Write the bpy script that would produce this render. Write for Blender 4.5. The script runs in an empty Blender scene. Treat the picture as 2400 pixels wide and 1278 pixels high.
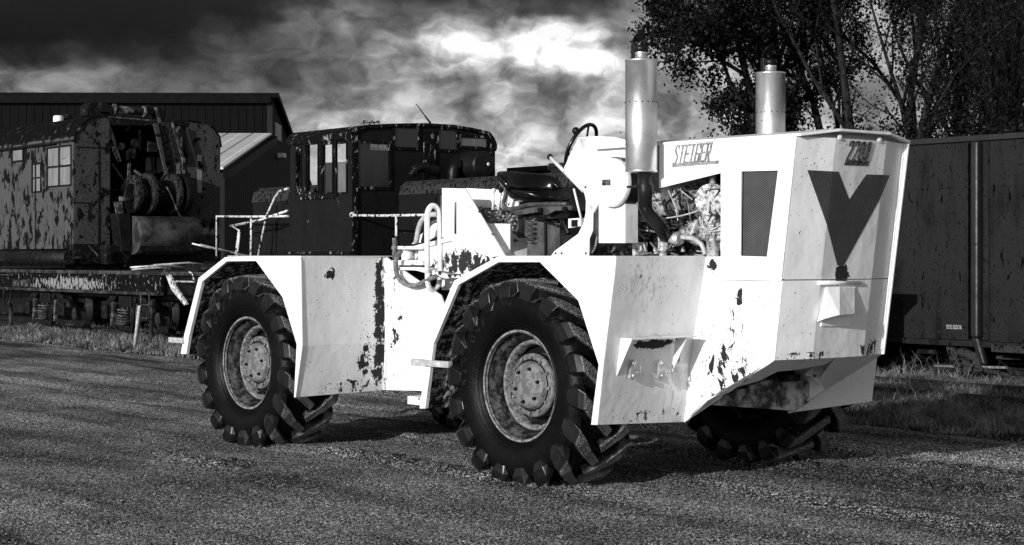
import bpy, bmesh, math, random
import numpy as np
from mathutils import Vector, Matrix
R = math.radians
random.seed(7); rng = np.random.default_rng(7)
sc = bpy.context.scene
col = sc.collection

# ------------------------------------------------------------------ camera
FPX, CAMH, CX, HY = 4160.0, 1.75, 1200.0, 600.0      # focal length and horizon in photo pixels, camera height
cam_d = bpy.data.cameras.new('camera'); cam = bpy.data.objects.new('camera', cam_d); col.objects.link(cam)
cam.location = (0, 0, CAMH); cam.rotation_euler = (R(90), 0, 0)
cam_d.sensor_width = 36; cam_d.lens = FPX/2400*36; cam_d.shift_y = -39/2400
cam_d.clip_start = .1; cam_d.clip_end = 3000
sc.camera = cam
sc.view_settings.view_transform = 'Standard'; sc.view_settings.look = 'None'
sc.view_settings.gamma = 1; sc.view_settings.exposure = 0; sc.view_settings.use_curve_mapping = False

# ------------------------------------------------------------------ directions
TU = Vector((.652, -.7586)).normalized()              # tractor forward
TV = Vector((-TU.y, TU.x))                            # tractor left (away from camera)
RU = Vector((.6097, -.7926)).normalized(); RV = Vector((-RU.y, RU.x))   # railway direction
SUN_EL = R(14)
sd = (-TV*math.cos(R(14)) + TU*math.sin(R(14)))         # horizontal direction to the sun
SUN = Vector((sd.x*math.cos(SUN_EL), sd.y*math.cos(SUN_EL), math.sin(SUN_EL)))

# ------------------------------------------------------------------ node helper
class NT:
    def __init__(s, tree):
        s.t = tree; s.n = tree.nodes; s.l = tree.links
    def node(s, typ, **kw):
        nd = s.n.new(typ)
        for k, v in kw.items():
            if k.startswith('i_'):
                key = k[2:]; key = int(key) if key.isdigit() else key.replace('_', ' ')
                s.set(nd.inputs[key], v)
            else: setattr(nd, k, v)
        return nd
    def set(s, inp, v):
        if hasattr(v, 'is_output') or isinstance(v, bpy.types.NodeSocket): s.l.new(v, inp)
        else: inp.default_value = v
    def m(s, op, a, b=0.0, c=None, clamp=False):
        nd = s.n.new('ShaderNodeMath'); nd.operation = op; nd.use_clamp = clamp
        s.set(nd.inputs[0], a); s.set(nd.inputs[1], b)
        if c is not None: s.set(nd.inputs[2], c)
        return nd.outputs[0]
    def vm(s, op, a, b=None, out=0):
        nd = s.n.new('ShaderNodeVectorMath'); nd.operation = op
        s.set(nd.inputs[0], a)
        if b is not None: s.set(nd.inputs[1], b)
        return nd.outputs[out]
    def step(s, v, a, b, lo=0.0, hi=1.0):
        nd = s.n.new('ShaderNodeMapRange'); nd.interpolation_type = 'SMOOTHSTEP'
        s.set(nd.inputs[0], v); s.set(nd.inputs[1], a); s.set(nd.inputs[2], b); s.set(nd.inputs[3], lo); s.set(nd.inputs[4], hi)
        return nd.outputs[0]
    def noise(s, vec, scale, detail=4, rough=.55, dist=0.0, out=0):
        nd = s.n.new('ShaderNodeTexNoise'); s.set(nd.inputs['Vector'], vec); nd.inputs['Scale'].default_value = scale
        nd.inputs['Detail'].default_value = detail; nd.inputs['Roughness'].default_value = rough
        nd.inputs['Distortion'].default_value = dist
        return nd.outputs[out]
    def mixf(s, f, a, b):
        nd = s.n.new('ShaderNodeMix'); nd.data_type = 'FLOAT'
        s.set(nd.inputs[0], f); s.set(nd.inputs[2], a); s.set(nd.inputs[3], b); return nd.outputs[0]
    def scalevec(s, vec, sx, sy, sz):
        return s.vm('MULTIPLY', vec, (sx, sy, sz))

# ------------------------------------------------------------------ world: broken storm cloud, clear low sky behind the camera
w = bpy.data.worlds.new('World'); sc.world = w; w.use_nodes = True
nt = NT(w.node_tree); nt.n.clear()
tc = nt.node('ShaderNodeTexCoord'); dirv = nt.vm('NORMALIZE', tc.outputs['Generated'])
sep = nt.node('ShaderNodeSeparateXYZ', i_0=dirv)
sky = nt.node('ShaderNodeTexSky'); sky.sky_type = 'NISHITA'; sky.sun_disc = False
sky.sun_elevation = SUN_EL; sky.sun_rotation = math.atan2(sd.x, sd.y)
bw = nt.node('ShaderNodeRGBToBW', i_0=sky.outputs[0]).outputs[0]
az = nt.m('MULTIPLY', nt.m('ARCTAN2', sep.outputs[0], sep.outputs[1]), 180/math.pi)
el = nt.m('MULTIPLY', nt.m('ARCSINE', sep.outputs[2]), 180/math.pi)
aev = nt.node('ShaderNodeCombineXYZ', i_0=az, i_1=nt.m('MULTIPLY', el, 1.5), i_2=0.0).outputs[0]
w1 = nt.noise(aev, .55, 2, .5, 0.0, 1)
warp = nt.vm('ADD', aev, nt.vm('MULTIPLY', nt.vm('SUBTRACT', w1, (.5, .5, .5)), (1.7, 1.3, 0)))
w2 = nt.noise(aev, 1.2, 5, .5, 0.0, 1)
warp = nt.vm('ADD', warp, nt.vm('MULTIPLY', nt.vm('SUBTRACT', w2, (.5, .5, .5)), (.75, .65, 0)))
ws = nt.node('ShaderNodeSeparateXYZ', i_0=warp)
def pa(px): return math.degrees(math.atan((px-CX)/FPX))
def pe(py): return math.degrees(math.atan((HY-py)/FPX))*1.5
# cloud brightness by bearing, at several heights above the horizon
BEAR = [0, 100, 250, 400, 550, 700, 850, 950, 1030, 1100, 1170, 1230, 1300, 1380, 1440, 1500, 1700, 2400]
CLOUD = [(-20, [20, 14, 12, 10, 15, 40, 55, 38, 35, 50, 60, 38, 30, 45, 75, 95, 110, 120]),
         (30, [17, 14, 12, 12, 24, 60, 90, 70, 58, 85, 110, 70, 48, 60, 90, 108, 118, 125]),
         (65, [13, 11, 13, 18, 40, 75, 95, 110, 125, 150, 145, 160, 185, 135, 110, 108, 110, 115]),
         (100, [15, 14, 18, 28, 52, 70, 86, 140, 205, 245, 195, 225, 255, 215, 130, 108, 110, 115]),
         (140, [42, 40, 35, 42, 58, 68, 82, 108, 150, 195, 120, 185, 200, 225, 150, 112, 110, 115]),
         (190, [88, 98, 75, 62, 66, 64, 84, 96, 92, 66, 112, 92, 80, 92, 115, 112, 110, 115]),
         (240, [96, 90, 80, 74, 72, 82, 84, 104, 100, 74, 118, 84, 80, 102, 125, 120, 115, 118]),
         (290, [95, 90, 85, 84, 90, 118, 128, 112, 125, 110, 122, 104, 108, 125, 130, 125, 120, 120]),
         (350, [110, 108, 105, 105, 110, 125, 128, 120, 130, 138, 152, 150, 128, 118, 122, 125, 122, 122]),
         (450, [125]*18)]
tt = nt.m('DIVIDE', nt.m('SUBTRACT', ws.outputs[0], pa(-60)), pa(2460)-pa(-60))
acc = None
for k, (py, row) in enumerate(CLOUD):
    cr = nt.node('ShaderNodeValToRGB', i_0=tt); cr.color_ramp.interpolation = 'B_SPLINE' if False else 'EASE'
    e = cr.color_ramp.elements
    for i, (bx, v_) in enumerate(zip(BEAR, row)):
        pos = (pa(bx)-pa(-60))/(pa(2460)-pa(-60)); g = v_/255*(1.05 if v_ < 50 else (1.30 if py < 120 else (1.55 if 600 < bx < 1500 else 1.45)))
        if i < 2: e[i].position = pos; el_ = e[i]
        else: el_ = e.new(pos)
        el_.color = (g, g, g, 1)
    bwv = nt.node('ShaderNodeRGBToBW', i_0=cr.outputs[0]).outputs[0]
    acc = bwv if acc is None else nt.mixf(nt.step(ws.outputs[1], pe(CLOUD[k-1][0]), pe(py)), acc, bwv)
fb = nt.noise(warp, .48, 7, .55)
fb2 = nt.noise(warp, 1.5, 6, .55)
bil = nt.m('ABSOLUTE', nt.m('SUBTRACT', nt.noise(warp, .8, 5, .5), .5))
bil = nt.m('SUBTRACT', 1.0, nt.m('MULTIPLY', bil, 4.0))
acc = nt.m('MULTIPLY', acc, nt.m('ADD', .48, nt.m('ADD', nt.m('MULTIPLY', bil, -.16), nt.m('ADD', nt.m('MULTIPLY', nt.step(fb, .25, .75), .85), nt.m('MULTIPLY', fb2, .40)))))
acc = nt.m('MINIMUM', nt.m('POWER', nt.m('MAXIMUM', acc, .02), 2.2), 1.1)
front = nt.step(sep.outputs[1], .35, .8)
back = nt.m('MULTIPLY', bw, .122)
upper = nt.step(sep.outputs[2], .02, .5)
lum = nt.mixf(front, back, acc)
lum = nt.mixf(nt.m('MULTIPLY', upper, front), lum, .10)
bg = nt.node('ShaderNodeBackground', i_0=nt.node('ShaderNodeCombineColor', i_0=lum, i_1=lum, i_2=lum).outputs[0], i_1=1.0)
out = nt.node('ShaderNodeOutputWorld'); nt.l.new(bg.outputs[0], out.inputs[0])

# ------------------------------------------------------------------ sun
sl = bpy.data.lights.new('sun', 'SUN'); sl.energy = 4.0; sl.angle = R(.5); sl.color = (1, 1, 1)
so = bpy.data.objects.new('sun', sl); col.objects.link(so)
so.rotation_euler = SUN.to_track_quat('Z', 'Y').to_euler()

# ------------------------------------------------------------------ materials
def newmat(name):
    m = bpy.data.materials.new(name); m.use_nodes = True
    t = NT(m.node_tree); t.n.clear()
    o = t.node('ShaderNodeOutputMaterial'); b = t.node('ShaderNodeBsdfPrincipled'); t.l.new(b.outputs[0], o.inputs[0])
    return m, t, b
def grey(t, v):
    return t.node('ShaderNodeCombineColor', i_0=v, i_1=v, i_2=v).outputs[0]
def mottle(name, a, b, scale=6, lo=.42, hi=.6, rough=.6, metal=0.0, bump=.15, bscale=40, stretch=(1, 1, 1), spec=.2, fine=.25, detail=8, bdist=.01):
    """grey surface that wanders between value a and value b"""
    m, t, bs = newmat(name)
    co = t.scalevec(t.node('ShaderNodeTexCoord').outputs['Object'], *stretch)
    n = t.noise(co, scale, detail, .62, .3)
    f = t.step(n, lo, hi)
    v = t.mixf(f, a, b)
    n2 = t.noise(co, scale*9, 3, .6)
    v = t.m('MULTIPLY', v, t.m('ADD', 1-fine, t.m('MULTIPLY', n2, 2*fine)))
    t.set(bs.inputs['Base Color'], grey(t, v))
    bs.inputs['Roughness'].default_value = rough; bs.inputs['Metallic'].default_value = metal
    bs.inputs['Specular IOR Level'].default_value = spec
    if bump:
        bn = t.node('ShaderNodeBump', i_Strength=bump, i_Distance=bdist, i_Height=t.noise(co, bscale, 5, .6))
        t.l.new(bn.outputs[0], bs.inputs['Normal'])
    return m
def worn_paint(name, paint, under, spots=(), base=.0, scale=11, rough=.42, grime=.12, speck=.0, stretch=(1, 1, .75), thr=.70, spec=.5, bump=.25, stains=()):
    """paint with flaked patches: 'spots' = (x,y,z, rx,ry,rz, strength) regions where it flakes"""
    m, t, bs = newmat(name)
    co = t.node('ShaderNodeTexCoord').outputs['Object']
    n = t.noise(t.scalevec(co, *stretch), scale, 10, .64, .5)
    mask = base
    def region(acc, sp):
        x, y, z, rx, ry, rz, k = sp
        d = t.vm('LENGTH', t.vm('MULTIPLY', t.vm('SUBTRACT', co, (x, y, z)), (1/rx, 1/ry, 1/rz)), out=1)
        return t.m('MAXIMUM', acc, t.step(d, 1.25, .35, 0.0, k))
    for sp in spots: mask = region(mask, sp)
    chip = t.step(t.m('ADD', n, mask), thr, thr+.012)
    if speck:
        n3 = t.noise(co, scale*5, 3, .5)
        m3 = t.m('ADD', n3, t.m('ADD', t.m('MULTIPLY', mask, .5), t.m('MULTIPLY', t.noise(co, 2.2, 2), .12)))
        chip = t.m('MAXIMUM', chip, t.step(m3, .86-speck, .88-speck))
    gr = t.noise(t.scalevec(co, 1.2, 1.2, .35), 3.0, 6, .65)
    pv = t.m('MULTIPLY', paint, t.m('SUBTRACT', 1.0, t.m('MULTIPLY', t.step(gr, .45, .78), grime)))
    for st in stains:      # smeared marks
        acc = region(0.0, st)
        sm = t.step(t.noise(t.scalevec(co, 3, 3, 1.0), 9, 4, .6, 1.2), .52, .60)
        pv = t.m('MULTIPLY', pv, t.m('SUBTRACT', 1.0, t.m('MULTIPLY', t.m('MULTIPLY', acc, sm), .8)))
    uv = t.m('MULTIPLY', under, t.m('ADD', .4, t.m('MULTIPLY', t.noise(co, 45, 3), 1.2)))
    v = t.mixf(chip, pv, uv)
    t.set(bs.inputs['Base Color'], grey(t, v))
    t.set(bs.inputs['Roughness'], t.mixf(chip, rough, .85))
    bs.inputs['Specular IOR Level'].default_value = spec
    h = t.m('ADD', t.m('MULTIPLY', chip, -1.0), t.m('MULTIPLY', t.noise(co, 16, 3), .35))
    bn = t.node('ShaderNodeBump', i_Strength=bump, i_Distance=.004, i_Height=h)
    bd = t.node('ShaderNodeBump', i_Strength=.6, i_Distance=.045, i_Height=t.noise(co, 2.6, 3, .5)); t.l.new(bn.outputs[0], bd.inputs['Normal'])
    t.l.new(bd.outputs[0], bs.inputs['Normal'])
    return m
def corrugated(name, v, axis, pitch, rough=.5, depth=.03):
    m, t, bs = newmat(name)
    s = t.node('ShaderNodeSeparateXYZ', i_0=t.node('ShaderNodeTexCoord').outputs['Object']).outputs[axis]
    wv = t.m('SINE', t.m('MULTIPLY', s, 2*math.pi/pitch))
    sh = t.step(wv, -.3, .3)
    co = t.node('ShaderNodeTexCoord').outputs['Object']
    t.set(bs.inputs['Base Color'], grey(t, t.m('MULTIPLY', v, t.m('ADD', .7, t.m('MULTIPLY', t.noise(co, .6, 4), .6)))))
    bs.inputs['Roughness'].default_value = rough; bs.inputs['Specular IOR Level'].default_value = .05
    bn = t.node('ShaderNodeBump', i_Strength=1.0, i_Distance=depth, i_Height=sh)
    t.l.new(bn.outputs[0], bs.inputs['Normal'])
    return m

M = {}
NB = (1.48, 1.625)
M['white'] = worn_paint('white_paint', .77, .008,
    spots=[(1.28, .93, .95, .24, .1, .24, .19), (1.36, .93, 1.25, .10, .1, .22, .15), (1.22, .93, .72, .14, .1, .10, .16), (1.14, .93, 1.68, .07, .1, .06, .26),
           (1.45, .93, .98, .06, .1, .20, .20), (1.55, .93, .90, .25, .2, .08, .15), (1.95, NB[0], NB[1], .3, .095, .095, .40), (1.83, 1.2, 1.04, .3, .35, .05, .18), (1.83, 1.95, 1.08, .3, .22, .10, .16),
           (1.40, .93, 1.45, .05, .1, .1, .22), (.95, .3, 1.60, .3, .08, .06, .12), (.95, .48, 1.12, .1, .26, .045, .40), (.95, .80, 1.06, .1, .03, .12, .3),
           (-2.83, .86, 1.15, .07, .10, .80, .33), (-2.84, .72, .85, .10, .13, .35, .22), (-2.84, .55, .60, .10, .4, .09, .16), (-2.80, .30, 1.60, .10, .08, .09, .20), (-2.66, .93, 1.15, .15, .05, .8, .13),
           (-.9, .0, .9, .3, .1, .5, .08), (.90, .55, .60, .15, .5, .06, .14), (1.2, .93, .95, .45, .1, .5, .06)],
    base=.0, speck=.105, grime=.16, thr=.70, stains=[(1.05, .33, 1.55, .3, .30, .22, .42), (.9, .8, .8, .2, .15, .3, .4)], rough=.38)
M['white_clean'] = worn_paint('white_paint_clean', .82, .012, base=-.04, speck=.07, grime=.10, thr=.72, rough=.38)
M['white_peel'] = worn_paint('white_paint_peeling', .80, .012, spots=[(-1.80, 1.0, 1.70, .55, .6, .17, .22)], base=.05, speck=.10, grime=.12, thr=.66, scale=13)
M['white_shelf'] = worn_paint('white_paint_shelf', .78, .012, spots=[(.97, .45, 1.14, .2, .28, .05, .30)], base=.0, speck=.05, thr=.70)
M['liner'] = mottle('fender_lining', .02, .75, 20, .46, .68, .9, bump=.5, bscale=90, fine=.5)
M['rubber'] = mottle('tyre_rubber', .0015, .005, 3, .4, .7, .42, bump=.35, bscale=45, fine=.5, spec=.14)
def dusty_rubber():
    m, t, bs = newmat('tyre_tread_rubber')
    co = t.node('ShaderNodeTexCoord').outputs['Object']; s = t.node('ShaderNodeSeparateXYZ', i_0=co)
    r = t.m('SQRT', t.m('ADD', t.m('MULTIPLY', s.outputs[0], s.outputs[0]), t.m('MULTIPLY', s.outputs[2], s.outputs[2])))
    edge = t.step(r, .765, .798)
    n = t.noise(co, 130, 3, .7)
    dust = t.m('MULTIPLY', edge, t.step(n, .45, .62))
    n2 = t.noise(co, 4, 6, .6)
    v = t.m('ADD', t.m('ADD', .001, t.m('MULTIPLY', t.m('POWER', n2, 3.0), .04)), t.m('MULTIPLY', dust, .30))
    t.set(bs.inputs['Base Color'], grey(t, v)); t.set(bs.inputs['Roughness'], t.mixf(dust, t.m('ADD', .16, t.m('MULTIPLY', n2, .28)), .9))
    bs.inputs['Specular IOR Level'].default_value = .40
    bn = t.node('ShaderNodeBump', i_Strength=.25, i_Distance=.004, i_Height=t.noise(co, 70, 4))
    t.l.new(bn.outputs[0], bs.inputs['Normal'])
    return m
M['tread'] = dusty_rubber()
M['letter_rubber'] = mottle('worn_letter_rubber', .006, .03, 30, .4, .7, .5, bump=.1)
M['rim'] = mottle('rim_metal', .07, .26, 34, .34, .66, .6, .0, bump=.35, bscale=60, fine=.3)
M['barrel_shade'] = mottle('rim_barrel_shade', .006, .075, 18, .40, .68, .6, bump=.3, fine=.4)  # darkened barrel: shade of the rim recess is put into the colour
M['hub'] = mottle('hub_metal', .11, .19, 16, .48, .55, .6, .0, bump=.25, bscale=60, fine=.35)
M['black'] = mottle('black_metal', .004, .012, 5, .4, .7, .4, .0, bump=.2, spec=.25)
M['iron'] = mottle('dark_iron', .003, .05, 11, .50, .78, .6, .0, bump=.4, bscale=50, fine=.5)
M['grime'] = mottle('greasy_castings', .005, .20, 18, .50, .72, .42, .1, bump=.6, bscale=70, fine=.6)
M['engine'] = mottle('engine_paint', .06, .52, 30, .38, .56, .45, .1, bump=.5, bscale=50, fine=.4)
M['aluminium'] = mottle('bright_alloy', .35, .75, 15, .35, .7, .35, .4, bump=.3, bscale=50)
M['greymetal'] = mottle('grey_sheet_metal', .05, .13, 6, .4, .7, .45, .3, bump=.1)
M['hose_light'] = mottle('pale_hose', .35, .6, 20, .4, .7, .5, bump=.1)
M['hose_grey'] = mottle('grey_hose', .10, .25, 20, .4, .7, .5, bump=.1)
M['vinyl'] = mottle('black_vinyl', .003, .005, 5, .4, .7, .16, bump=.25, bscale=9, spec=.45, bdist=.03)
M['knob'] = mottle('white_knob', .7, .85, 5, .4, .7, .3, bump=0)
M['badge'] = mottle('grey_badge_metal', .18, .36, 30, .35, .65, .5, .2, bump=.2)
M['badge_dark'] = mottle('dark_badge_metal', .03, .14, 30, .45, .6, .5, .2, bump=.2)
M['pan'] = mottle('skid_pan_metal', .05, .55, 8, .40, .64, .7, bump=.4, bscale=50, fine=.6)
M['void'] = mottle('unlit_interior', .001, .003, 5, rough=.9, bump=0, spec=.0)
def galvanised():
    m, t, bs = newmat('galvanised_muffler_steel')
    co = t.node('ShaderNodeTexCoord').outputs['Object']
    n = t.noise(co, 8, 6, .6)
    v = t.m('MULTIPLY', t.m('ADD', .42, t.m('MULTIPLY', n, .5)), t.m('SUBTRACT', 1.0, t.m('MULTIPLY', t.step(t.noise(co, 32, 3), .69, .73), .8)))
    t.set(bs.inputs['Base Color'], grey(t, v)); bs.inputs['Metallic'].default_value = .85
    t.set(bs.inputs['Roughness'], t.m('ADD', .26, t.m('MULTIPLY', n, .18)))
    bn = t.node('ShaderNodeBump', i_Strength=.12, i_Distance=.004, i_Height=t.noise(t.scalevec(co, 1, 1, .2), 30, 4))
    t.l.new(bn.outputs[0], bs.inputs['Normal'])
    return m
M['galv'] = galvanised()
def expanded(name, ax):
    """expanded metal grille: bright diamond strands over a dark gap"""
    m, t, bs = newmat(name)
    co = t.node('ShaderNodeTexCoord').outputs['Object']; s = t.node('ShaderNodeSeparateXYZ', i_0=co)
    a = t.m('MULTIPLY', s.outputs[ax], 1/.030); b = t.m('MULTIPLY', s.outputs[2], 1/.016)
    p = t.m('ABSOLUTE', t.m('SUBTRACT', t.m('FRACT', t.m('ADD', a, b)), .5))
    q = t.m('ABSOLUTE', t.m('SUBTRACT', t.m('FRACT', t.m('SUBTRACT', a, b)), .5))
    st = t.step(t.m('MAXIMUM', p, q), .34, .42)
    v = t.mixf(st, .004, t.m('ADD', .05, t.m('MULTIPLY', t.noise(co, 7, 4), .16)))
    t.set(bs.inputs['Base Color'], grey(t, v)); bs.inputs['Roughness'].default_value = .5
    bn = t.node('ShaderNodeBump', i_Strength=.8, i_Distance=.004, i_Height=st)
    t.l.new(bn.outputs[0], bs.inputs['Normal'])
    return m
M['mesh_side'] = expanded('expanded_mesh_side', 0); M['mesh_front'] = expanded('expanded_mesh_front', 1)
M['crane_side'] = worn_paint('crane_side_paint', .07, .002, spots=[(-.6, 0, 1.75, .6, .3, .5, .16), (-2.1, 0, 2.3, .5, .3, 1.0, .14), (-3.6, 0, 2.0, .9, .3, .45, .16), (-5.2, 0, 2.1, .9, .3, .8, .12), (-2.2, 0, 3.9, .8, .3, .3, .12), (-7.2, 0, 3.0, .4, .3, 1.6, .15), (-.3, 0, 2.0, .6, .3, .6, .16)],
    base=.11, scale=3.4, stretch=(1.2, 1, .7), thr=.64, speck=.10, grime=.45, rough=.7, spec=.15)
M['crane_end'] = worn_paint('crane_end_paint', .055, .002, spots=[(0, .95, 2.6, .5, .25, 1.1, .22), (0, 2.35, 3.9, .5, .4, .5, .16), (0, .9, 4.1, .5, .3, .3, .14), (0, 2.9, 2.2, .5, .4, .8, .12)], base=.085, scale=5, stretch=(1, 1, .7), thr=.66, speck=.16, grime=.4, rough=.7, spec=.15)
M['crane_roof'] = mottle('crane_roof_scale', .002, .20, 9, .58, .76, .7, stretch=(1, .4, .5), bump=.4, fine=.5, spec=.1)
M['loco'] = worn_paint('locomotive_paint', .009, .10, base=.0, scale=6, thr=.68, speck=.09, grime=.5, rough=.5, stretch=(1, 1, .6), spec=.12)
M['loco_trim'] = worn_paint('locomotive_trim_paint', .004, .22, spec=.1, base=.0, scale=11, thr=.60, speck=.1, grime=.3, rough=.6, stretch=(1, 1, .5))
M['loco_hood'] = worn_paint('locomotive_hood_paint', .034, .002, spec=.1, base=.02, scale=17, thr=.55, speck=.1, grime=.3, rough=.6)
M['rail_yellow'] = worn_paint('handrail_paint', .62, .01, base=.08, scale=14, thr=.62, rough=.5)
M['sill'] = worn_paint('flatcar_sill_paint', .003, .22, spots=[(-.2, 0, 1.15, 2.4, .5, .16, .14)], base=-.08, scale=7, thr=.60, rough=.7, stretch=(2.0, .35, 1.0), spec=.1)
M['rust2'] = mottle('pale_rust', .02, .16, 9, .42, .7, .6, bump=.3, fine=.5)
M['rust'] = mottle('smooth_rust', .012, .075, 2.5, .4, .7, .55, bump=.15, fine=.3, stretch=(1, 1, 1))
M['hopper'] = worn_paint('hopper_paint', .019, .0015, spec=.05, base=.05, scale=5.5, stretch=(2.2, 1, .6), thr=.66, speck=.15, grime=.75, rough=.55)
M['hopper_rib'] = worn_paint('hopper_rib_paint', .014, .003, base=.02, scale=9, thr=.64, speck=.1, grime=.4, rough=.45)
def glassy(name, v, rough=.15, em=0):
    m, t, bs = newmat(name)
    co = t.node('ShaderNodeTexCoord').outputs['Object']
    n = t.noise(t.scalevec(co, 1.5, 1.5, .5), 2.2, 4, .6, .6)
    t.set(bs.inputs['Base Color'], grey(t, t.m('MULTIPLY', v, t.m('ADD', .35, t.m('MULTIPLY', n, 1.4)))))
    t.set(bs.inputs['Roughness'], t.m('ADD', rough, t.m('MULTIPLY', n, .2)))
    return m
M['pane'] = glassy('dusty_pane', .17); M['pane_dark'] = glassy('dark_pane', .02, .1); M['pane_grey'] = glassy('grimy_pane', .12)
M['cladding'] = corrugated('dark_cladding_long', .0035, 0, .42, .7, .04)
M['cladding_end'] = corrugated('dark_cladding_end', .018, 1, .72, .7, .12)
M['cladding_roof'] = corrugated('pale_roof_sheet', .55, 0, 1.3, .5, .06)
M['trim'] = mottle('dark_trim', .002, .004, 3, bump=0, rough=.6, spec=.05)
M['louvre'] = mottle('white_louvre', .6, .8, 3, bump=0)
M['bark'] = mottle('bark', .004, .025, 12, .4, .7, .9, bump=.6, bscale=30, stretch=(1, 1, .3))
def leafmat(name, lo, hi, tr=.15):
    m, t, bs = newmat(name)
    g = t.node('ShaderNodeNewGeometry')
    rnd = t.noise(g.outputs['Position'], 3.0, 3, .7)
    v = t.mixf(t.step(rnd, .3, .75), lo, hi)
    t.set(bs.inputs['Base Color'], grey(t, v)); bs.inputs['Roughness'].default_value = .55
    bs.inputs['Specular IOR Level'].default_value = .12
    return m
M['leaf'] = leafmat('leaves', .002, .012); M['grass'] = leafmat('grass_blades', .015, .30); M['deadleaf'] = leafmat('dead_leaves', .02, .4)
def gravelmat():
    m, t, bs = newmat('gravel')
    co = t.node('ShaderNodeTexCoord').outputs['Object']
    # along-track direction for the tyre-packed bands
    s = t.node('ShaderNodeSeparateXYZ', i_0=co)
    al = t.m('ADD', t.m('MULTIPLY', s.outputs[0], RU.x), t.m('MULTIPLY', s.outputs[1], RU.y))
    ac = t.m('ADD', t.m('MULTIPLY', s.outputs[0], RV.x), t.m('MULTIPLY', s.outputs[1], RV.y))
    bv = t.node('ShaderNodeCombineXYZ', i_0=t.m('MULTIPLY', al, .07), i_1=ac, i_2=0.0).outputs[0]
    band = t.noise(bv, 1.1, 4, .6, .3)
    patch = t.noise(co, .55, 3, .5)
    vo = t.node('ShaderNodeTexVoronoi', i_Vector=co, i_Scale=100.0)
    cell = t.node('ShaderNodeRGBToBW', i_0=vo.outputs['Color']).outputs[0]
    fine = t.noise(co, 160, 3, .75)
    v = t.m('ADD', .003, t.m('MULTIPLY', t.m('POWER', cell, 4.2), .95))
    v = t.m('ADD', v, t.m('MULTIPLY', t.step(fine, .54, .70), .06))
    v = t.m('MULTIPLY', v, t.m('ADD', .50, t.m('ADD', t.m('MULTIPLY', t.step(band, .38, .62), 1.15), t.m('MULTIPLY', t.step(patch, .35, .65), .85))))
    wig = t.m('MULTIPLY', t.m('SINE', t.m('MULTIPLY', al, .22)), .16)
    acw = t.m('ADD', ac, t.m('ADD', wig, t.m('MULTIPLY', t.noise(bv, 2.5, 3), .25)))
    for c_, w_, lv_, k_ in ((9.45, .16, .055, .8), (11.2, .22, .040, .5), (6.9, .20, .035, .45), (13.1, .14, .006, .75), (12.35, .10, .005, .7), (10.35, .12, .006, .55), (7.9, .16, .008, .4)):
        d_ = t.m('MULTIPLY', t.m('SUBTRACT', acw, c_), 1/w_); g_ = t.m('MULTIPLY', t.m('EXPONENT', t.m('MULTIPLY', t.m('MULTIPLY', d_, d_), -1.0)), t.m('MULTIPLY', t.step(t.noise(bv, 4.0, 4, .6), .38, .56), k_))
        v = t.mixf(g_, v, t.m('MULTIPLY', lv_, t.m('ADD', .5, fine)))
    t.set(bs.inputs['Base Color'], grey(t, v)); bs.inputs['Roughness'].default_value = .8
    bs.inputs['Specular IOR Level'].default_value = .08
    b1 = t.node('ShaderNodeBump', i_Strength=1.0, i_Distance=.014, i_Height=t.m('SUBTRACT', 1.0, vo.outputs['Distance']))
    b2 = t.node('ShaderNodeBump', i_Strength=.7, i_Distance=.03, i_Height=t.noise(co, 14, 5, .65)); t.l.new(b1.outputs[0], b2.inputs['Normal'])
    b3 = t.node('ShaderNodeBump', i_Strength=.4, i_Distance=.08, i_Height=band); t.l.new(b2.outputs[0], b3.inputs['Normal'])
    t.l.new(b3.outputs[0], bs.inputs['Normal'])
    return m
M['gravel'] = gravelmat()
M['soil'] = mottle('soil', .004, .02, 3, .4, .7, .95, bump=.6, bscale=12, fine=.5, bdist=.05)
M['pebble'] = leafmat('pebbles', .05, .26)
M['rail'] = mottle('rail_steel', .02, .06, 8, .4, .7, .4, .6, bump=.2)
M['wood'] = mottle('sleeper_wood', .012, .05, 6, .4, .7, .9, stretch=(.3, 2, 1), bump=.4)

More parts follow.
